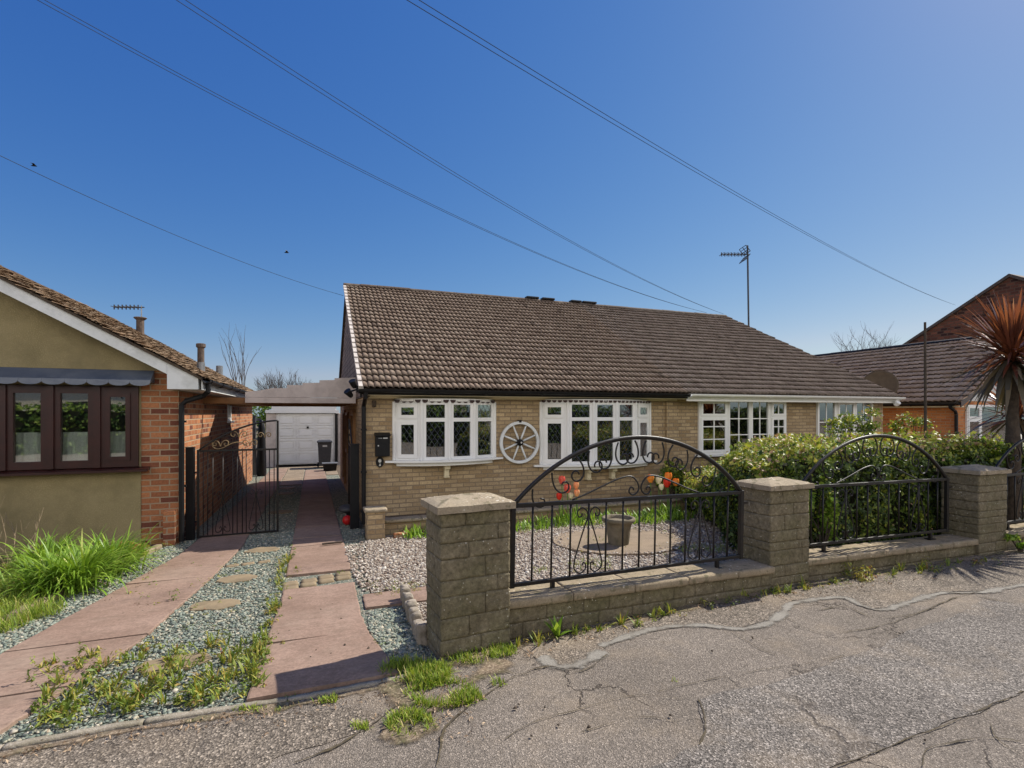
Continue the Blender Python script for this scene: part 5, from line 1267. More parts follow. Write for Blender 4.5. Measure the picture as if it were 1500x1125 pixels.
# ---------------------------------------------------------------- garden furniture and edging
t = thing('gate_pillar', 'short buff brick pillar with a pale cap at the drive side of the garden', 'pillar', (.86, 8.1, -.2))
mb = MB(); mb.box(.735, 1.0, 7.98, 8.24, -.3, .20); mb.build('shaft', MAT['buff_brick'], t)
mb = MB(); mb.rough(.70, 1.035, 7.945, 8.275, .202, .252, .03, .004, 12, .01, 3); mb.build('cap', MAT['cap'], t, smooth=True)
t = thing('planter_wall', 'low brick planter wall with pale coping in front of the buff bungalow', 'wall', (3.7, 8.3, -.2))
mb = MB(); mb.box(1.002, 7.0, 8.22, 8.38, -.3, -.022); mb.build('wall', MAT['buff_brick'], t)
mb = MB(); u = 1.004; k = 0
while u < 7.0:
    mb.rough(u+.002, min(7.04, u+.6)-.002, 8.18, 8.42, -.02, .032, .04, .003, 10, .008, k); u += .6; k += 1
mb.build('coping', MAT['cap'], t, smooth=True)
mb = MB(); mb.box(1.002, 7.0, 8.40, YF-.005, -.3, -.05); o = mb.build('soil', MAT['soil'], t)
# circular pad and pot
pc = (4.03, 6.35)
def disc(cx_, cy_, rx_, ry_, seed, amp=.02, n=40): return [(cx_+(rx_+amp*noise.noise(V3((math.cos(a)*2, math.sin(a)*2, seed))))*math.cos(a), cy_+(ry_+amp*noise.noise(V3((math.cos(a)*2, math.sin(a)*2, seed+5))))*math.sin(a)) for a in np.linspace(0, 2*PI, n, endpoint=False)]
sheet('patio', disc(*pc, .92, .88, 4, .06), .022, MAT['pad'], .05)
pp = ground(906, 799); pz = gz(pp.y)+.022
t = thing('garden_pot', 'mossy concrete pot with flared rim standing on the round pad', 'pot', (pp.x, pp.y, pz))
mb = MB(); mb.lathe([(.145, 0), (.15, .02), (.163, .14), (.18, .28), (.192, .35), (.225, .365), (.243, .385), (.243, .425), (.225, .435), (.195, .425), (.185, .37)], (0, 0, 0), 28, False); mb.v = [(pp.x+x*.93, pp.y+y*.93, pz+z*.84) for x, y, z in mb.v]
mb.lathe([(.168, .315), (.001, .322)], (pp.x, pp.y, pz), 28, False); mb.lathe([(.001, .002), (.130, .001)], (pp.x, pp.y, pz), 28, False); mb.build('pot', MAT['pot_stone'], t, smooth=True)
# stepping stones down the middle of the drive
ss = [(255, 972, .23, .10), (315, 887, .21, .10), (348, 848, .20, .10), (385, 806, .22, .11), (411, 750, .20, .13), (418, 723, .19, .13), (421, 715, .19, .13), (424, 707, .19, .13)]
names = ['sandstone stepping stone nearest the street, weeds along its edge', 'sandstone stepping stone second from the street in the slate chips', 'sandstone stepping stone third from the street in the slate chips', 'last sandstone stepping stone in the sun before the gate shadow', 'sandstone stepping stone in the gate shadow, set apart from the far three', 'nearest of three close-set stepping stones deep in the shaded drive', 'middle of three close-set stepping stones deep in the shaded drive', 'farthest of three close-set stepping stones deep in the shaded drive']
for (px, py, rx_, ry_), nm in zip(ss, names):
    g = ground(px, py); z = gz(g.y); ry_ *= 1.35
    mb = MB(); o_ = disc(g.x, g.y, rx_, ry_, px, .07, 26); mb.prism(o_, z-.05, z+.011)
    o = mb.build('stepping_stone', MAT['step_stone'], None, bevel=.008); tag(o, nm, 'stepping stone', 'stepping stones in the drive')
# log-roll edging by the pier and brick edging to the left bed
mb = MB()
e0, e1 = V3((.80, 4.92, 0)), V3((.755, 3.86, 0)); n = 13
for i in range(n):
    p = e0.lerp(e1, i/(n-1)); z = gz(p.y)
    mb.M = Matrix.Translation((p.x+random.uniform(-.008, .008), p.y, z)) @ Matrix.Rotation(random.uniform(-.08, .08), 4, 'X')
    mb.rough(-.04, .04, -.040, .040, -.06, .115+random.uniform(-.03, .03), .016, .010, 18, .02, i)
mb.M = None
tag(mb.build('border_edging', MAT['pale_stone'], smooth=True), 'row of pale upright stones edging the slate patch behind the drive pier', 'edging')
mb = MB(); ln = [(-3.05, 3.9), (-2.74, 4.6), (-2.50, 5.55), (-2.32, 7.0), (-2.06, 8.75)]
for i, (a, b) in enumerate(zip(ln, ln[1:])):
    k = int(math.hypot(b[0]-a[0], b[1]-a[1])/.235)
    for j in range(k):
        s = (j+.5)/k; x, y = a[0]+(b[0]-a[0])*s, a[1]+(b[1]-a[1])*s
        mb.M = Matrix.Translation((x, y, gz(y))) @ Matrix.Rotation(math.atan2(b[1]-a[1], b[0]-a[0])+random.uniform(-.05, .05), 4, 'Z')
        mb.rough(-.11, .11, -.05, .05, -.06, .045+random.uniform(-.01, .012), .03, .006, 12, .014, i*20+j)
mb.M = None
tag(mb.build('border_edging', MAT['pad'], smooth=True), 'low pale brick edging along the left flower bed', 'edging')
mb = MB()
for i in range(4):
    p = ground(588+i*13, 788-i*3); mb.M = Matrix.Translation((p.x, p.y+.1, gz(p.y))) @ Matrix.Rotation(random.uniform(-.3, .3), 4, 'Z'); mb.rough(-.10, .10, -.05, .05, -.03, .06+.02*(i % 2), .03, .006, 12, .014, i)
mb.M = None
tag(mb.build('border_edging', MAT['red_brick'], smooth=True), 'few loose red bricks edging the green bed by the short pillar', 'edging')
p = ground(509, 762)
t = thing('garden_lamp', 'dark domed garden ornament on the gravel inside the gate', 'ornament', (p.x, p.y, gz(p.y)))
mb = MB(); mb.lathe([(.01, .12), (.06, .14), (.16, .18), (.17, .20), (.14, .25), (.06, .28), (.001, .285)], tuple(p), 18, False); mb.build('dome', MAT['grey_plastic'], t, smooth=True)
mb = MB(); mb.tube([p+V3((0, 0, -.02)), p+V3((0, 0, .14))], .02, 8); mb.build('stake', MAT['black_plastic'], t)
p = ground(509, 769)
t = thing('plastic_ball', 'small red plastic ball lying by the open gate', 'ball', (p.x, p.y, gz(p.y)))
mb = MB(); mb.lathe([(.001, 0)]+[(.085*math.sin(a), .085-.085*math.cos(a)) for a in np.linspace(.2, PI-.2, 9)]+[(.001, .17)], (p.x, p.y, gz(p.y)), 14, False); mb.build('ball', MAT['red_plastic'], t, smooth=True)
p = ground(472, 801); mb = MB(); mb.M = Matrix.Translation((p.x, p.y, gz(p.y)+.03)) @ Matrix.Rotation(.1, 4, 'Z'); mb.box(-.0, .27, -.02, .02, 0, .02)
mb.M = None; tag(mb.build('timber_offcut', MAT['bark']), 'thin dark strip of wood lying across the sunny slab by the pillar', 'wood strip')
mb = MB(); tp = at(1355, 472, 5.0)
mb.tube([(tp.x, 5.0, gz(5)-.1), (tp.x+.01, 5.0, 1.5), (tp.x, 5.0, tp.z)], [.020, .019, .016], 8); tag(mb.build('garden_stake', MAT['bark']), 'tall thin dark pole standing up out of the hedge', 'pole')

# ---------------------------------------------------------------- loose stones
def ico():
    t = (1+5**.5)/2
    v = np.array([(-1, t, 0), (1, t, 0), (-1, -t, 0), (1, -t, 0), (0, -1, t), (0, 1, t), (0, -1, -t), (0, 1, -t), (t, 0, -1), (t, 0, 1), (-t, 0, -1), (-t, 0, 1)], float)
    v /= np.linalg.norm(v[0])
    f = np.array([(0, 11, 5), (0, 5, 1), (0, 1, 7), (0, 7, 10), (0, 10, 11), (1, 5, 9), (5, 11, 4), (11, 10, 2), (10, 7, 6), (7, 1, 8), (3, 9, 4), (3, 4, 2), (3, 2, 6), (3, 6, 8), (3, 8, 9), (4, 9, 5), (2, 4, 11), (6, 2, 10), (8, 6, 7), (9, 8, 1)])
    return v, f
IV, IF = ico()
def scatter_poly(poly, n):
    xs = [p[0] for p in poly]; ys = [p[1] for p in poly]; X = []; Y = []; got = 0
    while got < n:
        x = RNG.uniform(min(xs), max(xs), n*2); y = RNG.uniform(min(ys), max(ys), n*2); k = inside(poly, x, y)
        X.append(x[k]); Y.append(y[k]); got += int(k.sum())
        if not k.any(): break
    return np.concatenate(X)[:n], np.concatenate(Y)[:n]
def stones(name, x, y, size, m, flat=.5, lift=0., sharp=.35, z=None):
    n = len(x); base = IV[None]*(1+RNG.uniform(-sharp, sharp, (n, 12, 1)))
    s = size*RNG.lognormal(0, .28, n)
    sc3 = np.stack([s*RNG.uniform(.8, 1.3, n), s*RNG.uniform(.6, 1., n), s*flat*RNG.uniform(.7, 1.3, n)], 1)
    v = base*sc3[:, None, :]
    a = RNG.uniform(0, 2*PI, n); tx = RNG.normal(0, .35, n)
    ct, st_ = np.cos(tx), np.sin(tx); v = np.stack([v[..., 0], v[..., 1]*ct[:, None]-v[..., 2]*st_[:, None], v[..., 1]*st_[:, None]+v[..., 2]*ct[:, None]], -1)
    ca, sa = np.cos(a), np.sin(a); v = np.stack([v[..., 0]*ca[:, None]-v[..., 1]*sa[:, None], v[..., 0]*sa[:, None]+v[..., 1]*ca[:, None], v[..., 2]], -1)
    zz = (gzv(y) if z is None else z)+lift+sc3[:, 2]*.3
    v += np.stack([x, y, zz], 1)[:, None, :]
    f = (IF[None]+12*np.arange(n)[:, None, None]).reshape(-1, 3)
    t = np.repeat(np.clip(RNG.beta(2, 2, n), 0, 1), 20)
    o = np_mesh(name, v.reshape(-1, 3), f, m, None, t, off=np.zeros(3)); tag(o, kind='stuff'); return o
mid = [(-1.58, 3.38), (-.40, 3.38), (-.32, 4.4), (-.275, 5.4), (-.27, 9.2), (-.98, 9.2), (-.94, 8.3), (-1.06, 6.6), (-1.25, 4.7)]
x, y = scatter_poly(mid, 11000); k = ~inside([(-1.55, 3.5), (-.4, 3.5), (-.4, 3.9), (-1.5, 4.0)], x, y) | (RNG.random(len(x)) < .6)
mid2 = [(-.95, 9.2), (-.31, 9.2), (-.31, 16), (-.95, 16)]; x2, y2 = scatter_poly(mid2, 3000)
lv = [(-2.95, 4.0), (-2.66, 4.2), (-2.14, 4.83), (-1.70, 7.9), (-1.66, 9.2), (-1.80, 9.2), (-2.0, 8.7), (-2.25, 7.), (-2.44, 5.55), (-2.68, 4.6)]; x3, y3 = scatter_poly(lv, 5600)
rp = [(.50, 3.42), (.74, 3.52), (.74, 4.75), (.45, 4.76), (.41, 4.3)]; x4, y4 = scatter_poly(rp, 1900)
rs_ = [(.41, 7.0), (.72, 7.9), (.72, 11), (.40, 11)]; x5, y5_ = scatter_poly(rs_, 1300)
X = np.concatenate([x[k], x2, x3, x4, x5]); Y = np.concatenate([y[k], y2, y3, y4, y5_])
stones('slate_chips', X, Y, .0118, MAT['slate'], .42, -.008, .45)
gv = [(.46, 7.7), (.44, 6.3), (.46, 5.35), (.84, 5.27), (1.37, 5.22), (1.37, 4.7), (.86, 4.75), (.86, 3.92), (9.0, 4.12), (9.0, 8.15), (1.05, 8.15), (.72, 7.95)]
x, y = scatter_poly(gv, 34000); d_ = np.hypot(x-pc[0], y-pc[1]) > .90-np.abs(RNG.normal(0, .10, len(x))); x, y = x[d_], y[d_]
stones('garden_gravel', x, y, .0140, MAT['gravel'], .6, -.004, z=gzv(y)+np.where(np.hypot(x-pc[0], y-pc[1]) < .9, .022, 0))
x, y = scatter_poly([(.46, 5.3), (.46, 7.7), (.40, 7.6), (.40, 6.2)], 150); stones('garden_gravel', x, y, .015, MAT['gravel'], .6, .004)
# clods and bits dropped on slabs and asphalt
bits = px_poly([(395, 932), (408, 931), (463, 955), (485, 960), (505, 948), (522, 950), (540, 953), (470, 895), (500, 908), (455, 965), (982, 1051), (778, 1081), (818, 1065), (798, 1039), (862, 1069), (1043, 956), (1102, 937), (1318, 930), (1323, 929), (1400, 905), (1355, 1088), (760, 1035), (755, 1040), (1030, 870)])
bx, by = np.array([b[0] for b in bits]), np.array([b[1] for b in bits]); stones('soil_crumbs', bx, by, .0085, MAT['bark'], .8, .012)
# ---------------------------------------------------------------- foliage generators
def blades(base, length, width, az, lean, m, name, parent=None, seg=4, droop=1.0, tone=None, fold=0., off=None, kind=None):
    """strap leaves: start near vertical (lean from vertical) and arch over by droop"""
    base = np.asarray(base, float); n = len(base); P = base.copy(); L = []; R = []
    th = np.asarray(lean, float).copy(); az = np.asarray(az, float); length = np.asarray(length, float); width = np.asarray(width, float); dr = np.asarray(droop)*np.ones(n)
    side = np.stack([-np.sin(az), np.cos(az), np.zeros(n)], 1); rows = []
    for i in range(seg+1):
        s = i/seg; w_ = width*(.62+.9*s if s < .4 else .98)*(1 if s < .55 else max(.04, (1-s)/.45)**.8)
        rows.append((P-side*w_[:, None]*.5, P+side*w_[:, None]*.5))
        stp = length/seg; d = np.stack([np.cos(az)*np.sin(th), np.sin(az)*np.sin(th), np.cos(th)], 1)
        P = P+d*stp[:, None]; th = th+dr/seg*(.5+s)
    V_ = np.stack([np.stack(r, 1) for r in rows], 1)      # n, seg+1, 2, 3
    idx = np.arange(n*(seg+1)*2).reshape(n, seg+1, 2)
    F = np.stack([idx[:, :-1, 0], idx[:, :-1, 1], idx[:, 1:, 1], idx[:, 1:, 0]], -1).reshape(-1, 4)
    t = RNG.beta(2.2, 2.2, n) if tone is None else tone
    o = np_mesh(name, V_.reshape(-1, 3), F, m, parent, np.repeat(t, seg), True, off)
    if kind: tag(o, kind=kind)
    return o
def leaf_quads(pos, nrm, size, asp=.55, tone=None, up=0.):
    """one folded diamond leaf per point; returns verts, faces, tone"""
    n = len(pos); nrm = nrm/np.maximum(np.linalg.norm(nrm, axis=1, keepdims=True), 1e-6)
    r = RNG.normal(0, 1, (n, 3)); r[:, 2] += up; t = r-nrm*np.sum(r*nrm, 1, keepdims=True); t /= np.maximum(np.linalg.norm(t, axis=1, keepdims=True), 1e-6)
    b = np.cross(nrm, t); s = np.asarray(size)*np.ones(n); s = s[:, None]
    v = np.stack([pos-t*s*.5, pos+b*s*asp*.5+nrm*s*.10, pos+t*s*.5-nrm*s*.06, pos-b*s*asp*.5+nrm*s*.10], 1)
    return v.reshape(-1, 3), np.arange(n*4).reshape(n, 4), (RNG.random(n) if tone is None else tone)
def vnoise(P, sc_): return np.array([noise.noise(V3(p)*sc_) for p in P])

# hedge -----------------------------------------------------------------
def hedge_top(x, y):
    b = 1.24-.045*np.maximum(0, x-8.5)-.05*np.maximum(0, y-4.6)-.70*np.clip(1-(x-(4.78+.506*(y-4.46)))/1.7, 0, 1)*np.clip((y-5)/2.5, 0, 1)
    b = b-np.clip((5.15-x)/.5, 0, 1)*.35
    return b
HP = [(4.78, 4.46), (5.6, 4.36), (8.4, 4.36), (9.9, 4.42), (11.6, 4.7), (11.6, 6.2), (9.6, 6.6), (9.0, 8.2), (6.75, 8.35), (6.35, 7.7), (5.7, 6.3), (5.0, 5.3)]
def make_hedge(nt_, ns):
    t = thing('hedge', 'thick clipped green hedge behind the second arched railing', 'hedge', (7.5, 6, -.1))
    # side leaves
    seg = []; tot = 0
    for i in range(len(HP)):
        a, b = np.array(HP[i]), np.array(HP[(i+1) % len(HP)]); l = np.linalg.norm(b-a)
        nrm = np.array([(b-a)[1], -(b-a)[0]])/l; vis = 1. if (nrm[1] < -.2 or nrm[0] < -.3) else .25
        seg.append((a, b, l*vis, nrm)); tot += l*vis
    PS, NS = [], []
    for a, b, l, nrm in seg:
        k = int(ns*l/tot); s = RNG.random(k); q = a+(b-a)*s[:, None]; zt = hedge_top(q[:, 0], q[:, 1]); z = gzv(q[:, 1])+ (zt-gzv(q[:, 1])+.05)*RNG.random(k)**.85
        P = np.stack([q[:, 0], q[:, 1], z], 1); bump = .18*vnoise(P, 1.9)+.12*vnoise(P, 5.)
        dpt = bump-np.abs(RNG.normal(0, .055, k))+.02-.25*np.clip((.35-z)/.5, 0, 1)**2+ -.10*np.clip((z-zt+.15)/.2, 0, 1)
        P[:, :2] += nrm*dpt[:, None]; PS.append(P); n3 = np.concatenate([np.repeat(nrm[None], k, 0), np.full((k, 1), .35)], 1)+RNG.normal(0, .55, (k, 3)); NS.append(n3)
    x, y = scatter_poly(HP, nt_); P = np.stack([x, y, hedge_top(x, y)], 1); P[:, 2] += .13*vnoise(P, 1.6)+.12*vnoise(P, 4.5)-np.abs(RNG.normal(0, .05, nt_))+.04; PS.append(P)
    NS.append(np.array([0, 0, 1.])+RNG.normal(0, .5, (nt_, 3)))
    # sprigs
    k = 900; x, y = scatter_poly(HP, k); sp = np.stack([x, y, hedge_top(x, y)], 1); keep = vnoise(sp, 1.1) > .05; sp = sp[keep]
    for j in range(6): PS.append(sp+np.stack([RNG.normal(0, .02, len(sp)), RNG.normal(0, .02, len(sp)), np.full(len(sp), .03*j)+.04], 1)); NS.append(RNG.normal(0, .7, (len(sp), 3))+np.array([0, 0, .5]))
    P, N_ = np.concatenate(PS), np.concatenate(NS); hgt = P[:, 2]-hedge_top(P[:, 0], P[:, 1])
    # leaves yellower and lighter towards the top, sunlight painted into the tone
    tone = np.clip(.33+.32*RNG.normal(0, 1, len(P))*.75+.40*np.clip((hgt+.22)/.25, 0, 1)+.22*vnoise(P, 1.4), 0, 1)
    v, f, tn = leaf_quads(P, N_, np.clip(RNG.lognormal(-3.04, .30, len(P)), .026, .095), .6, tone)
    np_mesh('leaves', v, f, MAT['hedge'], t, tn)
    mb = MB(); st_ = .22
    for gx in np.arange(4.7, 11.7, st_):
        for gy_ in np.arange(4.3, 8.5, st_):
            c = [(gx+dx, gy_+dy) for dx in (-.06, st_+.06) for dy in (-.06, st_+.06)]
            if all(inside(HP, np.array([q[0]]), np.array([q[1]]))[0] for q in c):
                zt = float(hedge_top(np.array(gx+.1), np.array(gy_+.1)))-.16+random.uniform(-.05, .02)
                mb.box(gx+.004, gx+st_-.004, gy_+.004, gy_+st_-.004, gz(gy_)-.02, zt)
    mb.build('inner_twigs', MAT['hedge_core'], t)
    return t
make_hedge(30000, 42000)
def shrub(name, label, c, r, n, size, m, cat='shrub', twigs=8, group=None, shell=.5, flat=1.):
    c = np.array(c); t = thing(name, label, cat, (c[0], c[1], gz(c[1])), 0, group)
    cl = RNG.normal(0, .5, (max(4, n//70), 3)); cl = cl/np.maximum(1, np.linalg.norm(cl, axis=1, keepdims=True))*np.array(r)
    k = RNG.integers(0, len(cl), n); P = c+cl[k]+RNG.normal(0, .17, (n, 3))*np.array(r)
    v, f, tn = leaf_quads(P, RNG.normal(0, .8, (n, 3))+np.array([0, 0, .6]), RNG.uniform(.7, 1.3, n)*size, .55, np.clip(RNG.normal(.55, .22, n)+(P[:, 2]-c[2])/r[2]*.12, 0, 1))
    np_mesh('foliage', v, f, MAT[m], t, tn)
    mb = MB(); b = V3((c[0], c[1], gz(c[1])))
    for i in range(min(twigs, len(cl))):
        e = V3(c+cl[i]); mid_ = b.lerp(e, .5)+V3((random.uniform(-.05, .05), random.uniform(-.05, .05), .05)); mb.tube([b, mid_, e], [.012, .008, .004], 5)
    mb.build('stem', MAT['bark'], t, uv=False); return t
p = at(1258, 622, 5.9); shrub('shrub', 'loose pale-leaved shrub rising above the hedge top', (p.x, 5.9, 1.50), (.50, .30, .24), 1100, .055, 'hedge', twigs=14)
p = at(1338, 630, 5.9); shrub('shrub', 'smaller leafy shrub by the thin pole above the hedge', (p.x, 5.9, 1.42), (.34, .28, .24), 700, .05, 'hedge', twigs=10)
p = at(1428, 655, 4.75); shrub('shrub', 'bright yellow-green shrub between the hedge and the palm', (p.x, 4.75, 1.08), (.62, .30, .20), 2600, .055, 'lily')
p = at(985, 668, 8.55); shrub('shrub', 'dark green bush against the buff wall left of the hedge', (p.x, 8.6, .45), (.34, .2, .34), 1500, .07, 'hedge')
p = at(1200, 745, 4.30); shrub('shrub', 'yellow-green variegated sprig behind the railing beside the middle pier', (p.x, 4.28, .48), (.22, .12, .40), 700, .055, 'lily')
p = at(1462, 800, 3.72); shrub('weed_clump', 'yellow-green weed clump at the foot of the farthest pier', (8.05, 3.70, .12), (.16, .10, .10), 320, .045, 'lily')
p = at(386, 600, 24); shrub('shrub', 'bright green shrub showing above the fence end beside the garage', (p.x-.1, 24, 1.7), (.7, .6, .75), 1600, .11, 'lily')

# cordylines ---------------------------------------------------------------
def cordyline(label, x, y, zc, R, nup, ndn, trunk_r=.075, tilt=(0, 0)):
    t = thing('palm', label, 'palm', (x, y, gz(y)))
    mb = MB(); b = V3((x, y, gz(y)-.05)); top = V3((x, y, zc))
    path = [b.lerp(top, s)+V3((.02*math.sin(s*9), .02*math.cos(s*7), 0)) for s in np.linspace(0, 1, 14)]
    mb.tube(path, [trunk_r*(1.25-.35*s)*(1+.08*math.sin(s*60)) for s in np.linspace(0, 1, 14)], 12); mb.build('trunk', MAT['bark'], t, smooth=True)
    n = nup; az = RNG.uniform(0, 2*PI, n); ln = np.minimum(RNG.uniform(.0, 1.95, n), 1.9)
    base = np.stack([x+.03*np.cos(az), y+.03*np.sin(az), zc+RNG.uniform(-.12, .10, n)], 1)
    blades(base, R*RNG.uniform(.75, 1.05, n)*(1-.06*ln), RNG.uniform(.036, .058, n), az, ln, MAT['cord_up'], 'leaves', t, 6, np.clip(.12+.30*ln+RNG.normal(0, .12, n), 0, .9), tone=np.clip(RNG.normal(.5, .24, n), 0, 1))
    n = ndn; az = RNG.uniform(0, 2*PI, n); ln = RNG.uniform(1.7, 2.5, n)
    base = np.stack([x+.05*np.cos(az), y+.05*np.sin(az), zc-RNG.uniform(.0, .22, n)], 1)
    blades(base, R*RNG.uniform(.75, 1.05, n), RNG.uniform(.04, .066, n), az, ln, MAT['cord_dead'], 'dead_leaves', t, 5, RNG.uniform(.4, .9, n))
    return t
p = at(1483, 520, 4.35); cordyline('tall cordyline palm with red-brown spikes and a skirt of dead leaves', p.x, 4.35, p.z, .92, 260, 95)
p = at(1490, 606, 5.2); cordyline('shorter red cordyline behind the tall palm trunk', p.x, 5.2, p.z, .95, 150, 40, .05)

# daylilies and the left bed ------------------------------------------------
def lily(label, x, y, n, L, spread, lean=.95, droop=1.5):
    t = thing('daylily', label, 'plant', (x, y, gz(y)+.02), 0, 'daylily clumps in the left bed')
    a = RNG.uniform(0, 2*PI, n); r = np.abs(RNG.normal(0, spread, n)); base = np.stack([x+r*np.cos(a), y+r*np.sin(a)*.8, np.full(n, gz(y)+.01)], 1)
    blades(base, L*RNG.uniform(.6, 1.1, n), RNG.uniform(.013, .022, n), a+RNG.normal(0, .5, n), np.abs(RNG.normal(.42, .34, n)), MAT['lily'], 'leaves', t, 7, RNG.uniform(.9, 2.7, n)); return t
for (px, py, n, L, lab) in ((85, 868, 360, .52, 'leftmost bright green daylily clump nearest the brick edging'), (125, 862, 420, .62, 'largest bright green daylily clump in the middle of the left bed'), (170, 838, 380, .58, 'bright green daylily clump beside the rusty-leaved plant'), (75, 838, 300, .55, 'bright green daylily clump close to the olive wall')):
    g = ground(px, py); lily(lab, g.x-.05, g.y, n, L, .13)
g = ground(212, 822); shrub('garden_plant', 'low plant with yellowing and rusty leaves under the brick corner', (g.x-.1, g.y, gz(g.y)+.16), (.22, .2, .13), 620, .06, 'rust_leaf', 'plant')
def bare_bush(label, c, n, L, m='bare', name='bare_shrub'):
    t = thing(name, label, 'shrub', (c[0], c[1], gz(c[1]))); mb = MB()
    for i in range(n):
        a = random.uniform(0, 2*PI); p = V3((c[0]+random.uniform(-.1, .1), c[1]+random.uniform(-.1, .1), gz(c[1]))); d = V3((math.cos(a)*.5, math.sin(a)*.5, random.uniform(.6, 1.3))).normalized(); path = [p]
        for k in range(6):
            d = (d+V3((random.uniform(-.3, .3), random.uniform(-.3, .3), random.uniform(-.2, .15)))).normalized(); p = p+d*L/6*random.uniform(.7, 1.2); path.append(p)
            if k > 1 and random.random() < .6: mb.tube([p, p+(d+V3((random.uniform(-.8, .8), random.uniform(-.8, .8), .2))).normalized()*L*.25], [.004, .002], 4)
        mb.tube(path, [.008-.001*j for j in range(7)], 5)
    mb.build('twigs', MAT[m], t, uv=False); return t
g = ground(18, 838); bare_bush('leafless twiggy shrub against the olive rendered wall', (g.x-.1, g.y+.1), 12, .75, 'step_stone')

# grass and weeds ------------------------------------------------------------
def grass(name, areas, m='grass', L=(.03, .085), W=.006, droop=1.5, lean=.75):
    B = []; S = []
    for (poly, n, k) in areas:
        x, y = scatter_poly(poly, n); P = np.stack([x, y, gzv(y)], 1); cl = vnoise(P, 5.) > -.15+RNG.normal(0, .15, n); B.append(P[cl]); S.append(np.full(int(cl.sum()), k))
    B = np.concatenate(B); S = np.concatenate(S); n = len(B)
    return blades(B, RNG.uniform(*L, n)*S, W*RNG.uniform(.7, 1.4, n), RNG.uniform(0, 2*PI, n), np.abs(RNG.normal(0, lean, n)), MAT[m], name, None, 3, RNG.uniform(.3, droop, n), kind='stuff')
def blob(px, py, rx_, ry_, seed=0):
    return [tuple(ground(px+rx_*math.cos(a)*(1+.3*noise.noise(V3((math.cos(a)*1.5, math.sin(a)*1.5, seed)))), py+ry_*math.sin(a)*(1+.3*noise.noise(V3((math.cos(a)*1.5, math.sin(a)*1.5, seed+3)))))[:2]) for a in np.linspace(0, 2*PI, 20, endpoint=False)]
grass('grass', [
    (blob(612, 988, 52, 17, 1), 2300, 1.1), (blob(648, 1018, 55, 20, 2), 2900, .8), (blob(600, 1062, 36, 18, 3), 1200, .75), (blob(690, 966, 40, 10, 4), 700, .9), (blob(735, 955, 22, 9, 5), 350, .8),
    (blob(455, 1026, 46, 6, 6), 500, .6), (blob(380, 1040, 40, 5, 6), 200, .5), (blob(728, 1002, 12, 5, 7), 80, .7), (blob(528, 1066, 16, 6, 8), 120, .6),
    (px_poly([(-40, 840), (45, 832), (66, 868), (60, 905), (20, 925), (-60, 945)]), 5500, 2.0), (blob(50, 890, 40, 18, 9), 1100, 1.5),
    (px_poly([(760, 768), (1010, 748), (1030, 752), (1000, 762), (760, 782)]), 900, 1.2), (blob(880, 792, 40, 6, 3), 120, .9), (blob(1040, 806, 50, 7, 13), 420, 1.0), (blob(870, 828, 40, 8, 14), 160, .9), (blob(800, 838, 18, 5, 15), 90, .8),
    (blob(590, 775, 40, 10, 16), 200, .8), (blob(985, 1000, 8, 3, 17), 30, .5)])
# strap leaves of bulbs in the bed along the house
def bulbs(areas):
    B = []
    for (x0, x1, y0, y1, n) in areas: B.append(np.stack([RNG.uniform(x0, x1, n), RNG.uniform(y0, y1, n), np.full(n, gz((y0+y1)/2)+.0)], 1))
    B = np.concatenate(B); n = len(B); az = RNG.uniform(0, 2*PI, n)
    return blades(B, RNG.uniform(.09, .24, n), RNG.uniform(.016, .032, n), az, np.abs(RNG.normal(.45, .35, n)), MAT['lily'], 'bulb_leaves', None, 4, RNG.uniform(.4, 1.4, n), kind='stuff')
bulbs([(1.25, 2.6, 7.75, 8.12, 300), (2.6, 4.6, 7.6, 8.1, 330), (4.6, 6.3, 7.35, 8.05, 360), (4.9, 6.1, 7.2, 7.7, 160)])
def weeds(spots, name='weeds', m='weed'):
    Vs, Fs, Ts = [], [], []; b = 0
    for (px, py, n, r, h, s) in spots:
        g = ground(px, py); k = n
        a = RNG.uniform(0, 2*PI, k); rr = r*np.sqrt(RNG.random(k)); x = g.x+rr*np.cos(a); y = g.y+rr*np.sin(a)
        P = np.stack([x, y, gzv(y)+.008+h*RNG.random(k)**1.5], 1)
        N_ = np.stack([np.cos(a)*.7, np.sin(a)*.7, np.full(k, .8)], 1)+RNG.normal(0, .35, (k, 3))
        tb = RNG.random()*.5
        v, f, t = leaf_quads(P, N_, s*RNG.uniform(.6, 1.5, k), .30, np.clip(tb+RNG.random(k)*.5, 0, 1), 1.2)
        Vs.append(v); Fs.append(f+b); Ts.append(t); b += len(v)
    o = np_mesh(name, np.concatenate(Vs), np.concatenate(Fs), MAT[m], None, np.concatenate(Ts), off=np.zeros(3)); return tag(o, kind='stuff')
sp = []
rw = random.Random(5)
# rough tangle at the street end of the drive
for i in range(80):
    u = rw.random(); px = 60+u*310; py = 1068-u*48-rw.random()**1.4*95
    if px+((1010-py)*.2) > 395: continue
    sp.append((px, py, rw.randint(10, 30), rw.uniform(.02, .07), rw.uniform(.02, .09), rw.uniform(.022, .042)))
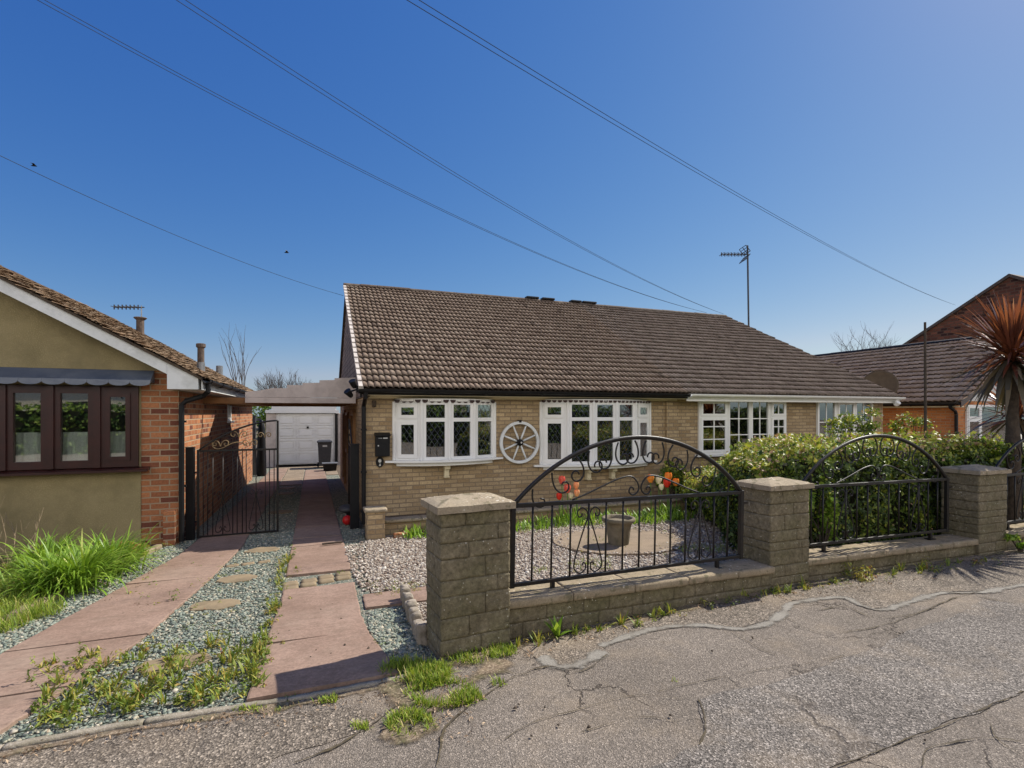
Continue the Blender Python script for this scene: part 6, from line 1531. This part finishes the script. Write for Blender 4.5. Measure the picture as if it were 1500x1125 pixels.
# seam beside the right-hand strip
for i in range(90):
    py = rw.uniform(800, 1010); px = 432-(py-800)*.26+rw.gauss(-8, 9)
    sp.append((px, py, rw.randint(8, 22), rw.uniform(.015, .05), rw.uniform(.01, .06), rw.uniform(.018, .034)))
for i in range(46):
    py = rw.uniform(810, 980); px = 300-(py-820)*.45+rw.gauss(10, 26)+rw.random()*60
    sp.append((px, py, rw.randint(4, 12), rw.uniform(.015, .04), rw.uniform(.01, .04), rw.uniform(.014, .026)))
for q in ((255, 880, 30, .05, .10, .03), (318, 962, 26, .03, .11, .03), (380, 955, 20, .04, .06, .02), (412, 860, 20, .04, .05, .025), (398, 915, 22, .05, .05, .03), (120, 975, 30, .03, .16, .035), (140, 980, 30, .03, .14, .03), (170, 975, 26, .03, .10, .03), (185, 985, 26, .03, .12, .03), (45, 1000, 26, .02, .17, .03), (55, 1040, 40, .03, .05, .035), (75, 1050, 60, .06, .05, .035), (255, 985, 20, .02, .10, .03), (297, 965, 18, .02, .08, .03), (230, 1015, 20, .02, .10, .03)): sp.append(q)
# foot of the front wall
for i in range(120):
    u = rw.random(); px = 720+u*760; wy = 948-(px-740)*.222 if px < 1130 else 866-(px-1130)*.155
    sp.append((px, wy+rw.gauss(6, 4), rw.randint(4, 14), rw.uniform(.01, .05), rw.uniform(.01, .06), rw.uniform(.012, .028)))
for q in ((1265, 850, 150, .10, .13, .04), (1240, 845, 60, .05, .20, .035), (1225, 856, 30, .05, .05, .03), (1370, 838, 40, .06, .06, .03), (1355, 826, 26, .04, .10, .03), (1062, 872, 40, .05, .09, .04), (1132, 862, 12, .01, .14, .03), (1430, 826, 40, .06, .05, .03), (1495, 800, 60, .06, .10, .04), (640, 905, 16, .04, .05, .03), (555, 945, 16, .05, .03, .025), (500, 840, 24, .06, .03, .025)): sp.append(q)
# bed margins, gravel
for i in range(60): sp.append((rw.uniform(540, 640), rw.uniform(862, 876)-rw.random()*12, rw.randint(3, 8), .03, .03, .02))
for i in range(50): sp.append((rw.uniform(760, 1080), rw.uniform(770, 845), rw.randint(3, 9), .04, .03, .024))
for i in range(26): sp.append((rw.uniform(40, 240), 905-rw.uniform(40, 240)*.40+rw.gauss(0, 8), rw.randint(4, 10), .04, .04, .03))
weeds(sp)
weeds([(rw.uniform(560, 700), rw.uniform(975, 1085), 5, .06, .012, .022) for _ in range(70)]+[(720+u*760, (948-(u*760-20)*.222 if u*760 < 410 else 866-(u*760-410)*.155)+rw.uniform(2, 20), 4, .05, .012, .024) for u in [rw.random() for _ in range(110)]]+[(rw.uniform(50, 560), 1082-rw.uniform(50, 560)*.1, 3, .04, .012, .02) for _ in range(30)]+[(px_, 1108-px_*.165+rw.uniform(-4, 10), 4, .05, .012, .022) for px_ in [rw.uniform(0, 560) for _ in range(70)]]+[(rw.uniform(20, 240), 900-rw.uniform(0, 90), 4, .06, .015, .03) for _ in range(40)], 'leaf_litter', 'litter')
# upright weeds among the chips
ur = []
for q in range(105):
    u = rw.random(); px = 60+u*330; py = 1062-u*46-rw.random()*90
    if px+((1010-py)*.2) < 395: ur.append((px, py))
for q in range(34):
    py = rw.uniform(820, 1000); ur.append((432-(py-800)*.26+rw.gauss(-10, 6), py))
for q in range(40):
    u = rw.random(); px = 730+u*740; ur.append((px, (948-(px-740)*.222 if px < 1130 else 866-(px-1130)*.155)+rw.gauss(5, 3)))
B = []; AZ = []; LN = []
for (px, py) in ur:
    g = ground(px, py); k = rw.randint(6, 13); L_ = rw.uniform(.04, .13)
    for j in range(k): B.append((g.x+rw.gauss(0, .012), g.y+rw.gauss(0, .012), g.z)); AZ.append(rw.uniform(0, 6.28)); LN.append(L_*rw.uniform(.6, 1.1))
n = len(B); blades(B, np.array(LN), RNG.uniform(.008, .016, n), AZ, np.abs(RNG.normal(.5, .35, n)), MAT['weed'], 'upright_weeds', None, 4, RNG.uniform(.2, 1.2, n), kind='stuff')
# a broad dock by the wall foot
g = ground(816, 934)
t = thing('dock_plant', 'broad-leaved green dock growing at the foot of the low front wall', 'weed', (g.x, g.y, 0))
n = 13; az = RNG.uniform(0, 2*PI, n); blades(np.repeat(np.array([[g.x, g.y, 0.]]), n, 0), RNG.uniform(.09, .17, n), RNG.uniform(.03, .05, n), az, RNG.uniform(.15, 1., n), MAT['lily'], 'leaves', t, 5, RNG.uniform(.2, 1., n))

# tulips ------------------------------------------------------------------
def tulip(px, py, Y, col, label, r=.036):
    r *= 1.15
    p = at(px, py, Y); g = gz(Y)
    t = thing('tulip', label, 'tulip', (p.x, Y, g), 0, 'tulips in the garden bed')
    mb = MB(); mb.tube([(p.x+.02, Y, g-.01), (p.x+.01, Y, (g+p.z)/2), (p.x, Y, p.z-.02)], .008, 6); mb.build('stem', MAT['stem'], t, uv=False)
    mb = MB()
    for k in range(6):
        a = 2*PI*k/6; rr = r*(1 if k % 2 else .88); rows = []
        for s in np.linspace(0, 1, 6):
            z = p.z-.03+s*r*2.3; rad = rr*(.22+.80*math.sin(PI*(.10+.62*s))); w_ = .66*math.sin(PI*(.14+s*.76))**.45
            rows.append([(p.x+rad*math.cos(a+w_*q), Y+rad*math.sin(a+w_*q), z-abs(q)*.006) for q in (-1, -.5, 0, .5, 1)])
        P = [q for row in rows for q in row]; mb.add(P, [(i*5+j, i*5+j+1, i*5+j+6, i*5+j+5) for i in range(5) for j in range(4)])
    mb.build('flower', MAT['petal_'+col], t, smooth=True, uv=False)
    n = 4; az = RNG.uniform(0, 2*PI, n); blades(np.repeat(np.array([[p.x+.02, Y, g]]), n, 0), RNG.uniform(.2, .32, n), RNG.uniform(.03, .045, n), az, RNG.uniform(.1, .45, n), MAT['lily'], 'leaf', t, 5, RNG.uniform(.3, .9, n))
for a in ((823, 706, 8.0, 'pink_red', 'topmost pinkish red tulip of the left cluster', .05), (831, 719, 7.9, 'pink_red', 'open pinkish red tulip in the middle of the left cluster', .052), (819, 729, 7.95, 'red', 'lowest red tulip of the left cluster', .042), (844, 713, 8.0, 'peach', 'upper peach tulip at the right of the left cluster', .042), (845, 724, 7.9, 'peach', 'lower peach tulip at the right of the left cluster', .042), (836, 727, 8.0, 'cream_petal', 'small cream tulip of the left cluster', .036),
          (953, 704, 7.7, 'orange', 'orange tulip at the left end of the right cluster', .052), (965, 706, 7.8, 'cream_petal', 'upper cream tulip of the right cluster', .048), (969, 715, 7.7, 'cream_petal', 'lower cream tulip of the right cluster', .04), (979, 702, 7.8, 'orange', 'large reddish orange tulip topping the right cluster', .058), (977, 711, 7.65, 'red', 'bright red tulip in the right cluster', .056), (990, 709, 7.75, 'orange', 'orange tulip at the right end of the right cluster', .05)): tulip(*a)

# bare trees behind -----------------------------------------------------------
def bare_tree(label, x, y, H, spread, seed, upright=.7, depth=5, n0=5, r0=.16, trunk=.3, sub=3):
    rnd = random.Random(seed); t = thing('bare_tree', label, 'tree', (x, y, -.5), 0, 'leafless trees behind the bungalows'); mb = MB(); tr = MB()
    b = V3((x, y, -.6)); f = V3((x, y, -.5+H*trunk)); tr.tube([b, b.lerp(f, .5), f], [r0*1.3, r0*1.05, r0], 8); tr.build('trunk', MAT['bare'], t)
    def grow(p, d, L, r, lev):
        path = [p]; rr = [r]; q = p
        for i in range(4):
            d = (d+V3((rnd.uniform(-.18, .18), rnd.uniform(-.18, .18), rnd.uniform(-.04, .16)*upright))).normalized(); q = q+d*L/4; path.append(q); rr.append(r*(1-.16*(i+1)))
            if lev > 0 and i > 0:
                for _ in range(sub if i == 3 else 1):
                    nd = (d*upright+V3((rnd.uniform(-1, 1), rnd.uniform(-1, 1), rnd.uniform(-.2, .7)))*spread).normalized(); grow(q, nd, L*rnd.uniform(.5, .72), r*.5, lev-1)
        mb.tube(path, rr, 4 if lev < 2 else 6, False)
    for i in range(n0):
        a = 2*PI*i/n0+rnd.uniform(-.4, .4); d = V3((math.cos(a)*spread*.7, math.sin(a)*spread*.7, 1)).normalized(); grow(f, d, H*.42, r0*.6, depth-2)
    mb.build('crown', MAT['bare'], t, uv=False); return t
p = at(356, 545, 34); bare_tree('tall sparse leafless tree behind the left bungalow', p.x, 34, 6.5, .36, 4, 1.5, 4, 4, .085, .3, 1)
p = at(408, 590, 60); bare_tree('round-crowned leafless tree far behind the garage', p.x+.5, 60, 5.9, .62, 12, .8, 5, 8, .16, .2, 3)
p = at(1275, 500, 40); bare_tree('leafless tree tops showing over the orange bungalow roof', p.x, 40, 9.3, .7, 23, .8, 5, 6, .14, .4, 2)

# overhead lines ----------------------------------------------------------------
def cable(label, a, b, ta, Yb, sag, r=.011, twin=0.):
    d = ray(*a); P0 = V3((d[0]*ta, d[1]*ta, CAMZ+d[2]*ta)); P1 = at(*b, Yb)
    t = thing('overhead_cable', label, 'cable', tuple(P1), 0, 'overhead cables'); mb = MB()
    for k in ((-1, 1) if twin else (0,)):
        mb.tube([P0+(P1-P0)*s+V3((0, twin*k*(1-s), -sag*4*s*(1-s))) for s in np.linspace(-.8, 1, 50)], r, 5)
    mb.build('cable', MAT['cable'], t, uv=False)
cable('lowest overhead cable running to the left gable peak', (0, 228), (503, 433), 7, 13.3, .15, .0045)
cable('overhead cable sloping to the ridge, second from the left', (60, 0), (1035, 458), 6, 13.5, .45, .0042, .05)
cable('overhead cable ending on the right end of the ridge', (265, 0), (1060, 460), 6, 13.6, .35, .0042, .06)
cable('rightmost overhead cable running to the tall brick gable', (605, 0), (1400, 447), 6, 16.7, .35, .0045, .05)
for (px, py, lab) in ((420, 370, 'small dark bird flying above the drive'), (50, 243, 'small dark bird flying at the far left of the sky')):
    p = at(px, py, 30); t = thing('bird', lab, 'bird', tuple(p), 0)
    mb = MB(); mb.tube([p+V3((-.12, 0, -.01)), p+V3((-.06, 0, 0)), p+V3((.05, 0, .01)), p+V3((.11, 0, .0))], [.008, .03, .034, .008], 8); mb.build('body', MAT['black_plastic'], t, uv=False)
    for sg in (-1, 1):
        mb = MB(); mb.add([p+V3((-.05, 0, .02)), p+V3((.07, 0, .02)), p+V3((.03, sg*.09, .08)), p+V3((-.07, sg*.19, .05)), p+V3((-.04, sg*.09, .055))], [(0, 1, 2, 4), (4, 2, 3)]); o = mb.build('wing', MAT['black_plastic'], t, uv=False); s_ = o.modifiers.new('s', 'SOLIDIFY'); s_.thickness = .008

# the other side of the street, seen only in the window panes -----------------------
t = thing('street_hedge', 'long dark hedge across the street', 'hedge', (4, -9, 0))
n = 9000; x = RNG.uniform(-14, 30, n); f_ = RNG.random(n) < .6; P = np.stack([x, np.where(f_, -8.5+RNG.normal(0, .1, n), RNG.uniform(-9.6, -8.5, n)), np.where(f_, RNG.uniform(0, 1.9, n), 1.9+RNG.normal(0, .08, n))], 1)
v, f, tn = leaf_quads(P, RNG.normal(0, .6, (n, 3))+np.array([0, .8, .5]), RNG.uniform(.12, .22, n), .6); np_mesh('leaves', v, f, MAT['far_leaf'], t, tn)
mb = MB(); mb.box(-14, 30, -9.5, -8.65, 0, 1.75); mb.build('inner_twigs', MAT['hedge_core'], t)
for i, (x_, y_, h_, r_) in enumerate(((-7, -13, 5.5, 2.4), (-1, -15, 6.5, 2.8), (6, -12.5, 4.6, 2.0), (13, -15, 7.0, 3.0), (21, -13, 5.5, 2.6))):
    t = thing('street_tree', 'leafy tree across the street', 'tree', (x_, y_, 0), 0, 'trees across the street')
    n = 3200; d = RNG.normal(0, 1, (n, 3)); d /= np.linalg.norm(d, axis=1, keepdims=True); rr = r_*RNG.random(n)**.4*(1+.35*vnoise(d, 2.2)); P = np.array([x_, y_, h_-r_*.75])+d*rr[:, None]*np.array([1, 1, .85])
    v, f, tn = leaf_quads(P, RNG.normal(0, 1, (n, 3)), RNG.uniform(.16, .30, n), .6); np_mesh('crown', v, f, MAT['far_leaf'], t, tn)
    mb = MB(); mb.tube([(x_, y_, -.1), (x_+.1, y_, h_*.35), (x_, y_+.1, h_*.7)], [.2, .16, .08], 8); mb.build('trunk', MAT['bark'], t)
for (x_, lab) in ((-13, 'pale rendered house across the street, farthest left'), (1, 'pale rendered house across the street, opposite the pier'), (14.5, 'pale rendered house across the street, opposite the palm')):
    t = thing('house', lab, 'house', (x_, -20, 0)); mb = MB(); mb.box(x_-5, x_+5, -28, -20, -.1, 4.4); mb.build('wall', MAT['cream'], t)
    mb = MB(); mb.extrude([(x_-5.4, -19.6, 4.4), (x_-5.4, -24, 7.2), (x_-5.4, -28.4, 4.4)], (10.8, 0, 0)); mb.build('roof', MAT['bark'], t)
    for wx in (-3.2, .2, 3.0):
        mb = MB(); mb.box(x_+wx-.7, x_+wx+.7, -19.99, -19.95, 1.0, 2.3); mb.build('window', MAT['glass_dark'] if 'glass_dark' in MAT else MAT['dark_room'], t)
